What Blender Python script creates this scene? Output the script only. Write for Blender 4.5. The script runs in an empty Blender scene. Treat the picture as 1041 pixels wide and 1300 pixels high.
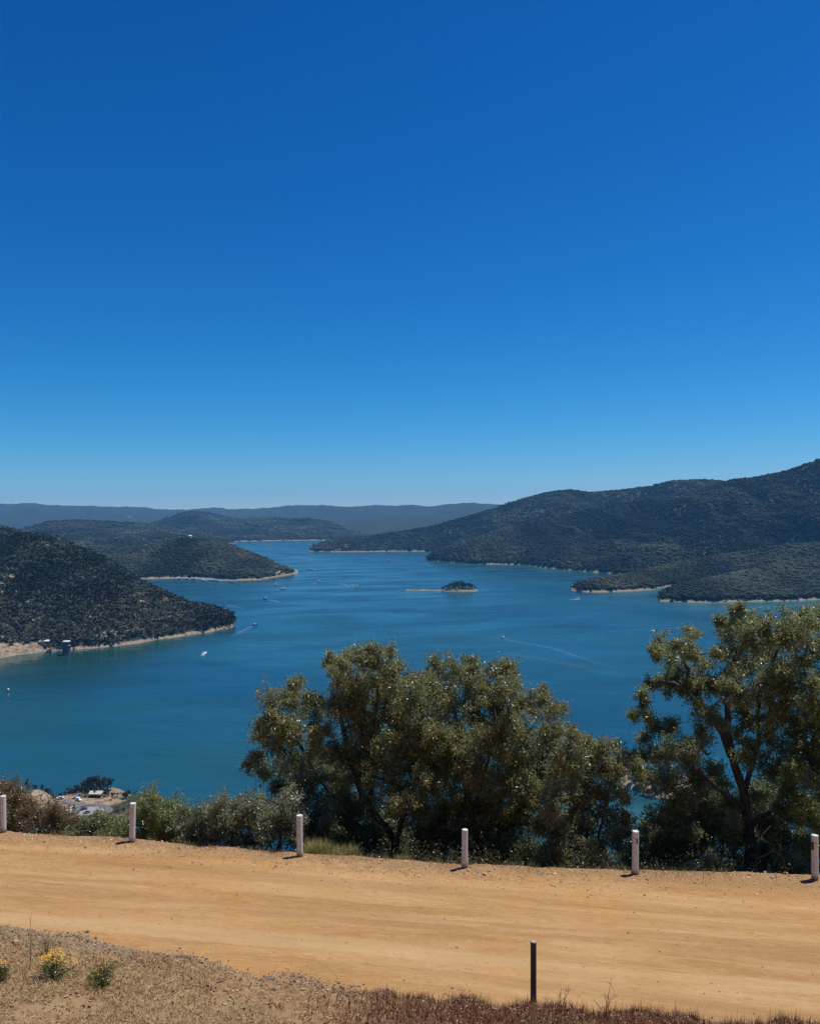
import bpy, math, random
import numpy as np
from mathutils import Vector
random.seed(7)
RNG = np.random.default_rng(11)
F, CX, CY, H = 1042.0, 520.5, 650.0, 200.0       # focal length in photo pixels, centre, eye height above the lake
ROAD_Z = -7.65
sc = bpy.context.scene
COL = sc.collection
R = math.radians

# ------------------------------------------------------------------ helpers
def P(px, py, D):
    return np.array([(px-CX)/F*D, D, -(py-CY)/F*D])
def WD(py):
    return H*F/(np.asarray(py, float)-CY)
def W(px, py, dz=0.0):
    D = float(WD(py)); return np.array([(px-CX)/F*D, D, -H+dz])

def _hash(i, j, s):
    i = i.astype(np.int64); j = j.astype(np.int64)
    h = (i*374761393 + j*668265263 + s*1442695041) & 0x7fffffff
    h = ((h ^ (h >> 13))*1274126177) & 0x7fffffff
    h = h ^ (h >> 16)
    return (h & 0xffff)/65535.0
def vn(x, y, s=0):
    x = np.asarray(x, float); y = np.asarray(y, float)
    x, y = np.broadcast_arrays(x, y)
    xi = np.floor(x); yi = np.floor(y); fx = x-xi; fy = y-yi
    fx = fx*fx*(3-2*fx); fy = fy*fy*(3-2*fy)
    a = _hash(xi, yi, s); b = _hash(xi+1, yi, s); c = _hash(xi, yi+1, s); d = _hash(xi+1, yi+1, s)
    return (a*(1-fx)+b*fx)*(1-fy)+(c*(1-fx)+d*fx)*fy
def fbm(x, y, octv=4, s=0):
    t = 0; a = .5; n = 0
    for k in range(octv):
        t = t + a*(vn(np.asarray(x)*2**k, np.asarray(y)*2**k, s+k*17)*2-1); n += a; a *= .5
    return t/n
def sstep(t):
    t = np.clip(t, 0, 1); return t*t*(3-2*t)

def tag(o, label=None, cat=None, group=None, kind=None):
    if label: o['label'] = label
    if cat: o['category'] = cat
    if group: o['group'] = group
    if kind: o['kind'] = kind
    return o
def empty(name, loc=(0, 0, 0), rz=0.0):
    o = bpy.data.objects.new(name, None); COL.objects.link(o)
    o.location = loc; o.rotation_euler = (0, 0, rz); o.empty_display_size = .2
    return o
def arr_mesh(name, V, Fa, m, parent=None, smooth=False, col=None, attrs=None):
    """V (n,3), Fa (m,k) or list of such arrays -> one mesh object"""
    V = np.asarray(V, np.float32)
    Fl = Fa if isinstance(Fa, list) else [Fa]
    Fl = [np.asarray(f, np.int32) for f in Fl if len(f)]
    me = bpy.data.meshes.new(name)
    me.vertices.add(len(V)); me.vertices.foreach_set('co', V.ravel())
    nl = sum(f.size for f in Fl); npol = sum(len(f) for f in Fl)
    me.loops.add(nl); me.polygons.add(npol)
    me.loops.foreach_set('vertex_index', np.concatenate([f.ravel() for f in Fl]))
    starts = []; p = 0
    for f in Fl:
        starts.append(p+np.arange(len(f))*f.shape[1]); p += f.size
    me.polygons.foreach_set('loop_start', np.concatenate(starts).astype(np.int32))
    me.update(calc_edges=True)
    me.polygons.foreach_set('use_smooth', np.full(npol, smooth, dtype=bool))
    if col is not None:
        a = me.attributes.new('col', 'FLOAT_COLOR', 'POINT')
        c = np.ones((len(V), 4), np.float32); c[:, :3] = col; a.data.foreach_set('color', c.ravel())
    for k, v in (attrs or {}).items():
        a = me.attributes.new(k, 'FLOAT', 'POINT'); a.data.foreach_set('value', np.asarray(v, np.float32).ravel())
    if m is not None: me.materials.append(m)
    me.validate()
    o = bpy.data.objects.new(name, me); COL.objects.link(o)
    if parent is not None: o.parent = parent
    return o
def grid_faces(nu, nv):
    i = np.arange(nu-1)[:, None]*nv + np.arange(nv-1)[None, :]
    return np.stack([i, i+nv, i+nv+1, i+1], -1).reshape(-1, 4)

class MB:
    """collects simple shapes into one mesh"""
    def __init__(s): s.v = []; s.f3 = []; s.f4 = []; s.fn = []; s.n = 0
    def add(s, V, f4=None, f3=None, fn=None):
        V = np.asarray(V, float).reshape(-1, 3)
        if f4 is not None and len(f4): s.f4.append(np.asarray(f4)+s.n)
        if f3 is not None and len(f3): s.f3.append(np.asarray(f3)+s.n)
        if fn: s.fn += [[i+s.n for i in f] for f in fn]
        s.v.append(V); s.n += len(V); return s
    def box(s, c, size, bev=0.0, rz=0.0, top=1.0):
        hx, hy, hz = np.array(size)/2.0
        b = min(bev, hx*.9, hy*.9, hz*.9)
        if b <= 0:
            V = np.array([[sx*hx*(top if sz > 0 else 1), sy*hy*(top if sz > 0 else 1), sz*hz] for sz in (-1, 1) for sy in (-1, 1) for sx in (-1, 1)])
            f = [[0, 2, 3, 1], [4, 5, 7, 6], [0, 1, 5, 4], [2, 6, 7, 3], [0, 4, 6, 2], [1, 3, 7, 5]]
        else:
            rings = []
            for z, k in ((-hz, b), (-hz+b, 0), (hz-b, 0), (hz, b)):
                t = top if z > 0 else 1
                x = (hx-k)*t; y = (hy-k)*t; q = b*.6
                rings.append([[x-q, -y, z], [x, -y+q, z], [x, y-q, z], [x-q, y, z], [-x+q, y, z], [-x, y-q, z], [-x, -y+q, z], [-x+q, -y, z]])
            V = np.array(rings).reshape(-1, 3); f = []
            for r in range(3):
                for k in range(8): f.append([r*8+k, r*8+(k+1) % 8, r*8+8+(k+1) % 8, r*8+8+k])
            c0, s0 = math.cos(rz), math.sin(rz)
            V = np.stack([V[:, 0]*c0-V[:, 1]*s0, V[:, 0]*s0+V[:, 1]*c0, V[:, 2]], -1)+np.asarray(c)
            return s.add(V, f, fn=[list(range(7, -1, -1)), list(range(24, 32))])
        c0, s0 = math.cos(rz), math.sin(rz)
        V = np.stack([V[:, 0]*c0-V[:, 1]*s0, V[:, 0]*s0+V[:, 1]*c0, V[:, 2]], -1)+np.asarray(c)
        return s.add(V, f)
    def tube(s, pts, radii, n=6, cap=True):
        pts = np.asarray(pts, float); k = len(pts)
        radii = np.broadcast_to(np.asarray(radii, float), (k,))
        T = np.gradient(pts, axis=0); T /= np.linalg.norm(T, axis=1)[:, None]+1e-9
        ref = np.array([1., 0, 0]) if abs(T[0, 0]) < .8 else np.array([0, 1., 0])
        A = np.cross(T, ref); A /= np.linalg.norm(A, axis=1)[:, None]+1e-9
        B = np.cross(T, A)
        th = np.arange(n)/n*2*np.pi
        V = pts[:, None]+radii[:, None, None]*(np.cos(th)[None, :, None]*A[:, None]+np.sin(th)[None, :, None]*B[:, None])
        i = np.arange(k-1)[:, None]*n+np.arange(n)[None]; j = np.arange(k-1)[:, None]*n+(np.arange(n)[None]+1) % n
        f = np.stack([i, j, j+n, i+n], -1).reshape(-1, 4)
        return s.add(V, f, fn=[list(range(n-1, -1, -1)), list(range((k-1)*n, k*n))] if cap else None)
    def lathe(s, prof, c=(0, 0, 0), n=12, jit=0.0):
        k = len(prof); th = np.arange(n)/n*2*np.pi
        V = np.array([[[r*math.cos(t), r*math.sin(t), z] for t in th] for r, z in prof])
        if jit: V[..., :2] *= 1+RNG.normal(0, jit, (1, n, 1))
        V = V+np.asarray(c)
        i = np.arange(k-1)[:, None]*n+np.arange(n)[None]; j = np.arange(k-1)[:, None]*n+(np.arange(n)[None]+1) % n
        return s.add(V, np.stack([i, j, j+n, i+n], -1).reshape(-1, 4), fn=[list(range(n-1, -1, -1)), list(range((k-1)*n, k*n))])
    def build(s, name, m, parent=None, smooth=False, col=None):
        V = np.concatenate(s.v)
        fl = []
        if s.f4: fl.append(np.concatenate(s.f4))
        if s.f3: fl.append(np.concatenate(s.f3))
        byn = {}
        for f in s.fn: byn.setdefault(len(f), []).append(f)
        fl += [np.array(v) for v in byn.values()]
        return arr_mesh(name, V, fl, m, parent, smooth, col)
def copy_tree(o, parent=None):
    c = o.copy(); COL.objects.link(c); c.parent = parent
    for ch in list(o.children): copy_tree(ch, c)
    return c

# ------------------------------------------------------------------ materials
def new_mat(name):
    m = bpy.data.materials.new(name); m.use_nodes = True
    nt = m.node_tree; b = nt.nodes['Principled BSDF']
    return m, nt, b
def N(nt, typ, **kw):
    n = nt.nodes.new(typ)
    for k, v in kw.items():
        if k.startswith('i_'): n.inputs[k[2:].replace('_', ' ')].default_value = v
        else: setattr(n, k, v)
    return n
def c4(c): return (c[0], c[1], c[2], 1)
def wpos(nt, scale=(1, 1, 1), obj=False, rz=0.0):
    if obj: o = N(nt, 'ShaderNodeTexCoord').outputs['Object']
    else: o = N(nt, 'ShaderNodeNewGeometry').outputs['Position']
    mp = N(nt, 'ShaderNodeMapping'); mp.vector_type = 'TEXTURE'; mp.inputs['Scale'].default_value = tuple(1/c for c in scale); mp.inputs['Rotation'].default_value = (0, 0, -rz)
    nt.links.new(o, mp.inputs['Vector']); return mp.outputs['Vector']
def noise(nt, vec, scale, detail=4, rough=.6):
    n = N(nt, 'ShaderNodeTexNoise'); n.inputs['Scale'].default_value = scale
    n.inputs['Detail'].default_value = detail; n.inputs['Roughness'].default_value = rough
    nt.links.new(vec, n.inputs['Vector']); return n.outputs['Fac']
def ramp(nt, fac, p0, p1):
    r = N(nt, 'ShaderNodeMapRange'); r.interpolation_type = 'SMOOTHSTEP'
    r.inputs['From Min'].default_value = p0; r.inputs['From Max'].default_value = p1
    nt.links.new(fac, r.inputs['Value']); return r.outputs['Result']
def mixc(nt, fac, a, b, blend='MIX'):
    m = N(nt, 'ShaderNodeMix', data_type='RGBA', blend_type=blend)
    for s, v in ((m.inputs[6], a), (m.inputs[7], b)):
        if isinstance(v, (tuple, list)): s.default_value = c4(v)
        else: nt.links.new(v, s)
    if isinstance(fac, (float, int)): m.inputs[0].default_value = fac
    else: nt.links.new(fac, m.inputs[0])
    return m.outputs[2]
def math_(nt, op, a, b=None, clamp=False):
    m = N(nt, 'ShaderNodeMath', operation=op, use_clamp=clamp)
    for k, v in enumerate((a, b)):
        if v is None: continue
        if isinstance(v, (float, int)): m.inputs[k].default_value = v
        else: nt.links.new(v, m.inputs[k])
    return m.outputs[0]
def attr(nt, name, out='Color'):
    a = N(nt, 'ShaderNodeAttribute', attribute_name=name); return a.outputs[out]
def bump(nt, b, h, strength, dist):
    n = N(nt, 'ShaderNodeBump'); n.inputs['Strength'].default_value = strength; n.inputs['Distance'].default_value = dist
    nt.links.new(h, n.inputs['Height'])
    nt.links.new(n.outputs['Normal'], b.inputs['Normal']); return n
def simple(name, ca, cb, scale=8.0, rough=.6, bst=.3, bdist=.01, obj=True, metal=0.0, spec=.5):
    m, nt, b = new_mat(name)
    v = wpos(nt, obj=obj)
    n1 = noise(nt, v, scale, 5, .65)
    nt.links.new(mixc(nt, ramp(nt, n1, .3, .7), ca, cb), b.inputs['Base Color'])
    b.inputs['Roughness'].default_value = rough; b.inputs['Metallic'].default_value = metal
    b.inputs['Specular IOR Level'].default_value = spec
    if bst: bump(nt, b, n1, bst, bdist)
    return m

def m_leaf(name, rough=.42, trans=.25, spec=.5):
    m, nt, b = new_mat(name)
    col = attr(nt, 'col')
    nt.links.new(col, b.inputs['Base Color'])
    b.inputs['Roughness'].default_value = rough; b.inputs['Specular IOR Level'].default_value = spec
    tr = N(nt, 'ShaderNodeBsdfTranslucent')
    nt.links.new(mixc(nt, .6, col, (.30, .30, .125)), tr.inputs['Color'])
    mx = N(nt, 'ShaderNodeMixShader'); mx.inputs[0].default_value = trans
    nt.links.new(b.outputs[0], mx.inputs[1]); nt.links.new(tr.outputs[0], mx.inputs[2])
    nt.links.new(mx.outputs[0], nt.nodes['Material Output'].inputs['Surface'])
    return m
def m_attr(name, rough=.85, spec=.2):
    m, nt, b = new_mat(name)
    nt.links.new(attr(nt, 'col'), b.inputs['Base Color'])
    b.inputs['Roughness'].default_value = rough; b.inputs['Specular IOR Level'].default_value = spec
    return m

def m_hill():
    m, nt, b = new_mat('forest_floor')
    v = wpos(nt)
    n1 = noise(nt, v, .02, 5, .65); n2 = noise(nt, v, .18, 5, .7)
    scrub = mixc(nt, ramp(nt, n2, .35, .65), (.024, .030, .020), (.065, .066, .044))
    dry = mixc(nt, ramp(nt, n2, .4, .7), (.10, .083, .055), (.20, .16, .11))
    c = mixc(nt, ramp(nt, n1, .50, .72), scrub, dry)
    bare = attr(nt, 'bare', 'Fac')
    rock = mixc(nt, ramp(nt, n2, .38, .62), (.16, .115, .074), (.36, .275, .185))
    bm = math_(nt, 'ADD', bare, math_(nt, 'MULTIPLY', math_(nt, 'SUBTRACT', n2, .5), 1.2))
    c = mixc(nt, ramp(nt, bm, .35, .6), c, rock)
    sep = N(nt, 'ShaderNodeSeparateXYZ'); nt.links.new(N(nt, 'ShaderNodeNewGeometry').outputs['Position'], sep.inputs[0])
    z = math_(nt, 'ADD', sep.outputs['Z'], H)
    zz = math_(nt, 'SUBTRACT', z, math_(nt, 'MULTIPLY', n1, 8.0))
    sand = mixc(nt, ramp(nt, n2, .35, .65), (.20, .155, .105), (.34, .27, .19))
    k = N(nt, 'ShaderNodeMapRange'); k.inputs['From Min'].default_value = .5; k.inputs['From Max'].default_value = -.7
    nt.links.new(zz, k.inputs['Value'])
    c = mixc(nt, k.outputs['Result'], c, sand)
    nt.links.new(c, b.inputs['Base Color'])
    b.inputs['Roughness'].default_value = .95; b.inputs['Specular IOR Level'].default_value = .1
    bump(nt, b, n2, .8, 2.0)
    return m
def m_far():
    m, nt, b = new_mat('far_forest')
    v = wpos(nt)
    n1 = noise(nt, v, .004, 6, .65); n2 = noise(nt, v, .035, 5, .75)
    c = mixc(nt, ramp(nt, n2, .35, .65), (.018, .024, .018), (.058, .064, .045))
    c = mixc(nt, ramp(nt, n1, .62, .74), c, (.11, .10, .07))
    bare = attr(nt, 'bare', 'Fac')
    bm = math_(nt, 'ADD', bare, math_(nt, 'MULTIPLY', math_(nt, 'SUBTRACT', n2, .5), 1.2))
    c = mixc(nt, ramp(nt, bm, .35, .6), c, (.30, .25, .19))
    sep = N(nt, 'ShaderNodeSeparateXYZ'); nt.links.new(N(nt, 'ShaderNodeNewGeometry').outputs['Position'], sep.inputs[0])
    k = N(nt, 'ShaderNodeMapRange'); k.inputs['From Min'].default_value = -H+9; k.inputs['From Max'].default_value = -H+5
    nt.links.new(sep.outputs['Z'], k.inputs['Value'])
    c = mixc(nt, k.outputs['Result'], c, (.42, .34, .24))
    nt.links.new(c, b.inputs['Base Color'])
    b.inputs['Roughness'].default_value = .95; b.inputs['Specular IOR Level'].default_value = .05
    bump(nt, b, n2, 1.0, 14.0)
    return m
def m_water():
    m, nt, b = new_mat('lake_water')
    lane = noise(nt, wpos(nt, (.0016, .0050, 1), rz=.3), 1.0, 5, .62); lane.node.inputs['Distortion'].default_value = .8
    lane2 = noise(nt, wpos(nt, (.004, .011, 1), rz=-.3), 1.0, 4, .6)
    deep = mixc(nt, ramp(nt, lane, .36, .64), (.006, .043, .063), (.011, .068, .090))
    sh = attr(nt, 'shallow', 'Fac'); lee_reflection = attr(nt, 'lee_reflection', 'Fac')
    c = mixc(nt, sh, deep, (.060, .150, .140))
    c = mixc(nt, lee_reflection, c, (.010, .050, .048))  # dark green reflection of the wooded shore, painted into the water colour
    nt.links.new(c, b.inputs['Base Color'])
    b.inputs['IOR'].default_value = 1.33
    r = math_(nt, 'ADD', .10, math_(nt, 'MULTIPLY', ramp(nt, lane2, .3, .7), .26))
    r = math_(nt, 'SUBTRACT', r, math_(nt, 'MULTIPLY', lee_reflection, .08))
    nt.links.new(r, b.inputs['Roughness'])
    b.inputs['Specular IOR Level'].default_value = .42
    h1 = noise(nt, wpos(nt, (.10, .22, .1), rz=.3), 1.0, 3, .6)
    h2 = noise(nt, wpos(nt, (.020, .045, .1), rz=.2), 1.0, 4, .6)
    hh = math_(nt, 'ADD', math_(nt, 'MULTIPLY', h1, .5), math_(nt, 'MULTIPLY', h2, 2.0))
    bn = bump(nt, b, hh, .35, 1.0); nt.links.new(math_(nt, 'ADD', .16, math_(nt, 'MULTIPLY', ramp(nt, lane, .35, .65), .34)), bn.inputs['Strength'])
    return m
def m_road():
    m, nt, b = new_mat('dirt_track')
    rz = math.atan2(2.5, 18.05)
    v = wpos(nt)
    st = noise(nt, wpos(nt, (.16, 1.5, 1), rz=rz), 1.0, 6, .66); st.node.inputs['Distortion'].default_value = .9
    st2 = noise(nt, wpos(nt, (.8, 8.0, 1), rz=rz+.05), 1.0, 5, .65); st2.node.inputs['Distortion'].default_value = 1.2
    pat = noise(nt, v, .45, 5, .6)
    fine = noise(nt, v, 38, 4, .75); mid = noise(nt, v, 6, 5, .7)
    c = mixc(nt, ramp(nt, st, .32, .68), (.335, .182, .068), (.475, .293, .138))
    c = mixc(nt, math_(nt, 'MULTIPLY', ramp(nt, pat, .42, .70), .55), c, (.42, .22, .078))
    c = mixc(nt, math_(nt, 'MULTIPLY', ramp(nt, st2, .55, .75), .5), c, (.54, .37, .19))
    c = mixc(nt, math_(nt, 'MULTIPLY', ramp(nt, st2, .42, .25), .4), c, (.25, .137, .06))
    mot = noise(nt, wpos(nt, (5, 17, 1), rz=rz), 1.0, 5, .75); spk = noise(nt, wpos(nt, (16, 42, 1), rz=rz), 1.0, 3, .7)
    c = mixc(nt, math_(nt, 'MULTIPLY', ramp(nt, mot, .50, .74), .55), c, (.50, .335, .175))
    c = mixc(nt, math_(nt, 'MULTIPLY', ramp(nt, mot, .47, .27), .55), c, (.23, .125, .052))
    c = mixc(nt, math_(nt, 'MULTIPLY', ramp(nt, spk, .60, .74), .5), c, (.20, .115, .052))
    trk = noise(nt, wpos(nt, (.05, 1.1, 1), rz=rz+.03), 1.0, 3, .5)
    c = mixc(nt, math_(nt, 'MULTIPLY', ramp(nt, trk, .54, .66), .42), c, (.27, .155, .07))
    c = mixc(nt, math_(nt, 'MULTIPLY', ramp(nt, trk, .44, .34), .4), c, (.52, .36, .19))
    edge = attr(nt, 'edge', 'Fac')
    e = ramp(nt, math_(nt, 'ADD', edge, math_(nt, 'MULTIPLY', math_(nt, 'SUBTRACT', mid, .5), 1.1)), .4, .75)
    gr = mixc(nt, ramp(nt, fine, .35, .65), (.17, .095, .045), (.39, .25, .135))
    c = mixc(nt, math_(nt, 'MULTIPLY', e, .85), c, gr)
    c = mixc(nt, math_(nt, 'MULTIPLY', ramp(nt, fine, .60, .72), .5), c, (.21, .12, .055))
    nt.links.new(c, b.inputs['Base Color'])
    b.inputs['Roughness'].default_value = .95; b.inputs['Specular IOR Level'].default_value = .1
    hh = math_(nt, 'ADD', math_(nt, 'MULTIPLY', fine, .35), math_(nt, 'ADD', math_(nt, 'MULTIPLY', mid, .8), math_(nt, 'ADD', math_(nt, 'MULTIPLY', st2, .8), math_(nt, 'MULTIPLY', mot, .7))))
    bump(nt, b, hh, .8, .035)
    return m
def m_bank():
    m, nt, b = new_mat('dry_bank')
    v = wpos(nt)
    n0 = noise(nt, v, .9, 5, .65); n1 = noise(nt, v, 7, 5, .7); n2 = noise(nt, v, 45, 4, .75)
    c = mixc(nt, ramp(nt, n1, .33, .67), (.18, .10, .05), (.35, .215, .112))
    c = mixc(nt, math_(nt, 'MULTIPLY', ramp(nt, n0, .42, .60), .8), c, (.33, .24, .125))
    c = mixc(nt, math_(nt, 'MULTIPLY', ramp(nt, n2, .58, .70), .6), c, (.43, .32, .20))
    c = mixc(nt, math_(nt, 'MULTIPLY', ramp(nt, n2, .42, .30), .7), c, (.09, .057, .033))
    red = attr(nt, 'red', 'Fac')
    c = mixc(nt, math_(nt, 'MULTIPLY', red, .8), c, (.085, .034, .021))
    grey = attr(nt, 'grey', 'Fac')
    c = mixc(nt, math_(nt, 'MULTIPLY', grey, ramp(nt, n2, .35, .6)), c, (.24, .205, .175))
    nt.links.new(c, b.inputs['Base Color'])
    b.inputs['Roughness'].default_value = .95; b.inputs['Specular IOR Level'].default_value = .1
    bump(nt, b, math_(nt, 'ADD', n1, math_(nt, 'MULTIPLY', n2, .5)), .8, .05)
    return m
def m_white_post():
    m, nt, b = new_mat('white_painted_timber')
    v = wpos(nt, (1, 1, .12), obj=True)
    g = noise(nt, v, 30, 5, .7); d = noise(nt, wpos(nt, obj=True), 7, 4, .7)
    c = mixc(nt, ramp(nt, g, .50, .72), (.60, .595, .58), (.40, .375, .35))
    c = mixc(nt, math_(nt, 'MULTIPLY', ramp(nt, d, .56, .66), .75), c, (.27, .22, .18))
    cr = noise(nt, wpos(nt, (1, 1, .06), obj=True), 60, 3, .6); c = mixc(nt, math_(nt, 'MULTIPLY', ramp(nt, cr, .64, .70), .8), c, (.12, .09, .075))
    sep = N(nt, 'ShaderNodeSeparateXYZ'); nt.links.new(N(nt, 'ShaderNodeTexCoord').outputs['Object'], sep.inputs[0])
    z = math_(nt, 'ADD', sep.outputs['Z'], math_(nt, 'MULTIPLY', math_(nt, 'SUBTRACT', d, .5), .12))
    k = N(nt, 'ShaderNodeMapRange'); k.inputs['From Min'].default_value = .12; k.inputs['From Max'].default_value = .03
    nt.links.new(z, k.inputs['Value'])
    c = mixc(nt, k.outputs['Result'], c, (.16, .075, .045))
    nt.links.new(c, b.inputs['Base Color']); b.inputs['Roughness'].default_value = .7
    bump(nt, b, g, .4, .01)
    return m
def m_bark(name, a, bb):
    m, nt, b = new_mat(name)
    g = noise(nt, wpos(nt, (1, 1, .25)), 12, 5, .7)
    nt.links.new(mixc(nt, ramp(nt, g, .35, .65), a, bb), b.inputs['Base Color'])
    b.inputs['Roughness'].default_value = .9; bump(nt, b, g, .7, .02); return m

M = dict(
    hill=m_hill(), far=m_far(), water=m_water(), road=m_road(), bank=m_bank(), post=m_white_post(),
    leaf=m_leaf('gum_leaves', .34, .60, 1.0), shrubleaf=m_leaf('shrub_leaves', .36, .46, .8), bush=m_attr('tree_canopy', .9, .12),
    blade=m_attr('dry_blades', .8, .2), stone=m_attr('loose_stone', .95, .15),
    bark=m_bark('dark_bark', (.022, .021, .020), (.070, .065, .061)), pale_bark=m_bark('dead_wood', (.22, .19, .165), (.40, .36, .32)),
    brown_post=simple('brown_timber', (.040, .028, .020), (.085, .062, .045), 25, .7, .5, .005),
    post_top=simple('weathered_end_grain', (.22, .19, .16), (.38, .34, .30), 40, .8, .3, .003),
    dark_mark=simple('dark_hole', (.02, .016, .013), (.05, .035, .028), 30, .8, 0),
    white=simple('white_gelcoat', (.78, .78, .76), (.84, .84, .82), 3, .4, 0), whiteroof=simple('white_roof_sheet', (.74, .74, .72), (.84, .84, .82), .4, .5, 0),
    dark=simple('dark_trim', (.03, .035, .045), (.06, .065, .07), 3, .4, 0), blue=simple('blue_hull', (.03, .06, .14), (.04, .08, .18), 3, .35, 0),
    glass=simple('tinted_glass', (.015, .02, .025), (.02, .03, .035), 2, .12, 0), rubber=simple('tyre_rubber', (.015, .015, .015), (.03, .03, .03), 6, .8, 0),
    concrete=simple('dark_concrete', (.10, .10, .10), (.17, .165, .16), .6, .85, .3, .05), steel=simple('grey_steel', (.13, .14, .15), (.2, .2, .2), 2, .6, 0),
    asphalt=simple('asphalt', (.10, .10, .10), (.16, .155, .15), .5, .9, .2, .02, obj=False), carpark=simple('pale_asphalt', (.20, .20, .20), (.29, .285, .275), .3, .9, .2, .02, obj=False),
    kerb=simple('pale_kerb', (.45, .38, .28), (.55, .48, .37), 1, .9, 0, obj=False), wall=simple('pale_wall', (.42, .38, .32), (.5, .46, .40), 2, .85, 0),
    silver=simple('silver_paint', (.34, .35, .36), (.40, .41, .42), 4, .3, 0), carwhite=simple('white_paint', (.70, .70, .70), (.78, .78, .77), 4, .3, 0), darkcar=simple('dark_paint', (.02, .025, .03), (.03, .035, .045), 4, .3, 0),
    petal=m_attr('yellow_petals', .6, .3), orange=simple('orange_buoy', (.70, .70, .66), (.78, .78, .74), 3, .5, 0),
)
def m_foam():
    m, nt, b = new_mat('wake_foam')
    b.inputs['Base Color'].default_value = (.78, .82, .84, 1); b.inputs['Roughness'].default_value = .8
    t = N(nt, 'ShaderNodeBsdfTransparent'); mx = N(nt, 'ShaderNodeMixShader')
    f = attr(nt, 'foam', 'Fac'); n = noise(nt, wpos(nt), .25, 4, .7)
    fac = math_(nt, 'MULTIPLY', f, ramp(nt, n, .25, .7), True)
    nt.links.new(fac, mx.inputs[0]); nt.links.new(t.outputs[0], mx.inputs[1]); nt.links.new(b.outputs[0], mx.inputs[2])
    nt.links.new(mx.outputs[0], nt.nodes['Material Output'].inputs['Surface']); return m
M['foam'] = m_foam()

# ------------------------------------------------------------------ near ground: road, bank, hillside
EFX = np.array([-20, -9.84, -6.48, -2.47, 1.19, 4.77, 8.64, 20.]); EFD = np.array([21.6, 19.70, 19.16, 18.45, 17.80, 17.40, 17.30, 17.6])
ENX = np.array([-20, -7.5, -5.9, -4.67, -3.5, -2.5, -1.55, -.5, .5, 1.94, 3.35, 4.5, 6.0, 20]); END = np.array([16.6, 15.0, 14.63, 14.29, 13.94, 13.63, 13.44, 13.02, 12.86, 12.70, 12.50, 12.30, 12.08, 10.5])
def Ef(x): return np.interp(x, EFX, EFD)+.10*fbm(np.asarray(x)*.8, 0*np.asarray(x), 3, 5)
def En(x): return np.interp(x, ENX, END)+.34*fbm(np.asarray(x)*1.1, 0*np.asarray(x)+3, 5, 9)
def road_z(x, y):
    tf = Ef(x)-y; tn = y-En(x)
    rx = x*.99+y*.0; ry = y+.1385*x
    z = ROAD_Z+.02*fbm(rx*.25, ry*2.2, 4, 21)+.05*fbm(x*.3, y*.3, 3, 22)+.008*fbm(x*4, y*4, 3, 23)
    z = z+.07*np.exp(-((tf-.35)/.35)**2)*(.55+.9*fbm(x*1.3, y*1.3, 3, 24))       # low berm of loose gravel at the drop
    z = z-.9*np.clip(-tf, 0, None)-.35*np.clip(-tn, 0, None)
    return z
def bank_z(x, y):
    t = En(x)-y
    tp = np.clip(t, 0, None)
    z = ROAD_Z+.17*sstep(tp/.45)+.08*tp+.026*tp**2
    amp = sstep(tp/.3)
    z = z+amp*(.15*fbm(x*.9, y*.9, 4, 31)+.045*fbm(x*3.3, y*3.3, 4, 32)+.02*fbm(x*11, y*11, 3, 33))
    return z-.45*np.clip(-t, 0, None)
xs = np.concatenate([np.arange(-20, -10.5, .4), np.arange(-10.5, 10.5, .055), np.arange(10.5, 20.1, .4)])
tt = np.linspace(0, 1, 130)
X = np.repeat(xs[:, None], len(tt), 1); y0 = En(X)-.35; y1 = Ef(X)+.45
Y = y0+(y1-y0)*tt[None]
ed = np.clip(1-(Ef(X)-Y)/1.5, 0, 1)*.9+np.clip(1-(Y-En(X))/.55, 0, 1)*.55
o = arr_mesh('dirt_road', np.stack([X, Y, road_z(X, Y)], -1).reshape(-1, 3), grid_faces(len(xs), len(tt)), M['road'], None, True, attrs={'edge': ed})
tag(o, 'wide sandy tan dirt road running across below the lookout', 'road', kind='structure')

xb = np.concatenate([np.arange(-20, -9, .4), np.arange(-9, 8.5, .035), np.arange(8.5, 20.1, .4)])
yb = np.concatenate([np.arange(-8, 10, .4), np.arange(10, 15.6, .03), [15.7, 16.2, 17]])
X, Y = np.meshgrid(xb, yb, indexing='ij')
redm = sstep((X+1.2)/2.2)*sstep((Y-11.2)/.8)*sstep((En(X)-Y)/.15)
greym = np.exp(-((En(X)-Y-.25)/.35)**2)*sstep((-3.6-X)/1.2)*.9
o = arr_mesh('roadside_bank', np.stack([X, Y, bank_z(X, Y)], -1).reshape(-1, 3), grid_faces(len(xb), len(yb)), M['bank'], None, True, attrs={'red': redm, 'grey': greym})
tag(o, 'gravelly dry grass bank on the near side of the dirt road', 'bank', kind='structure')

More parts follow.
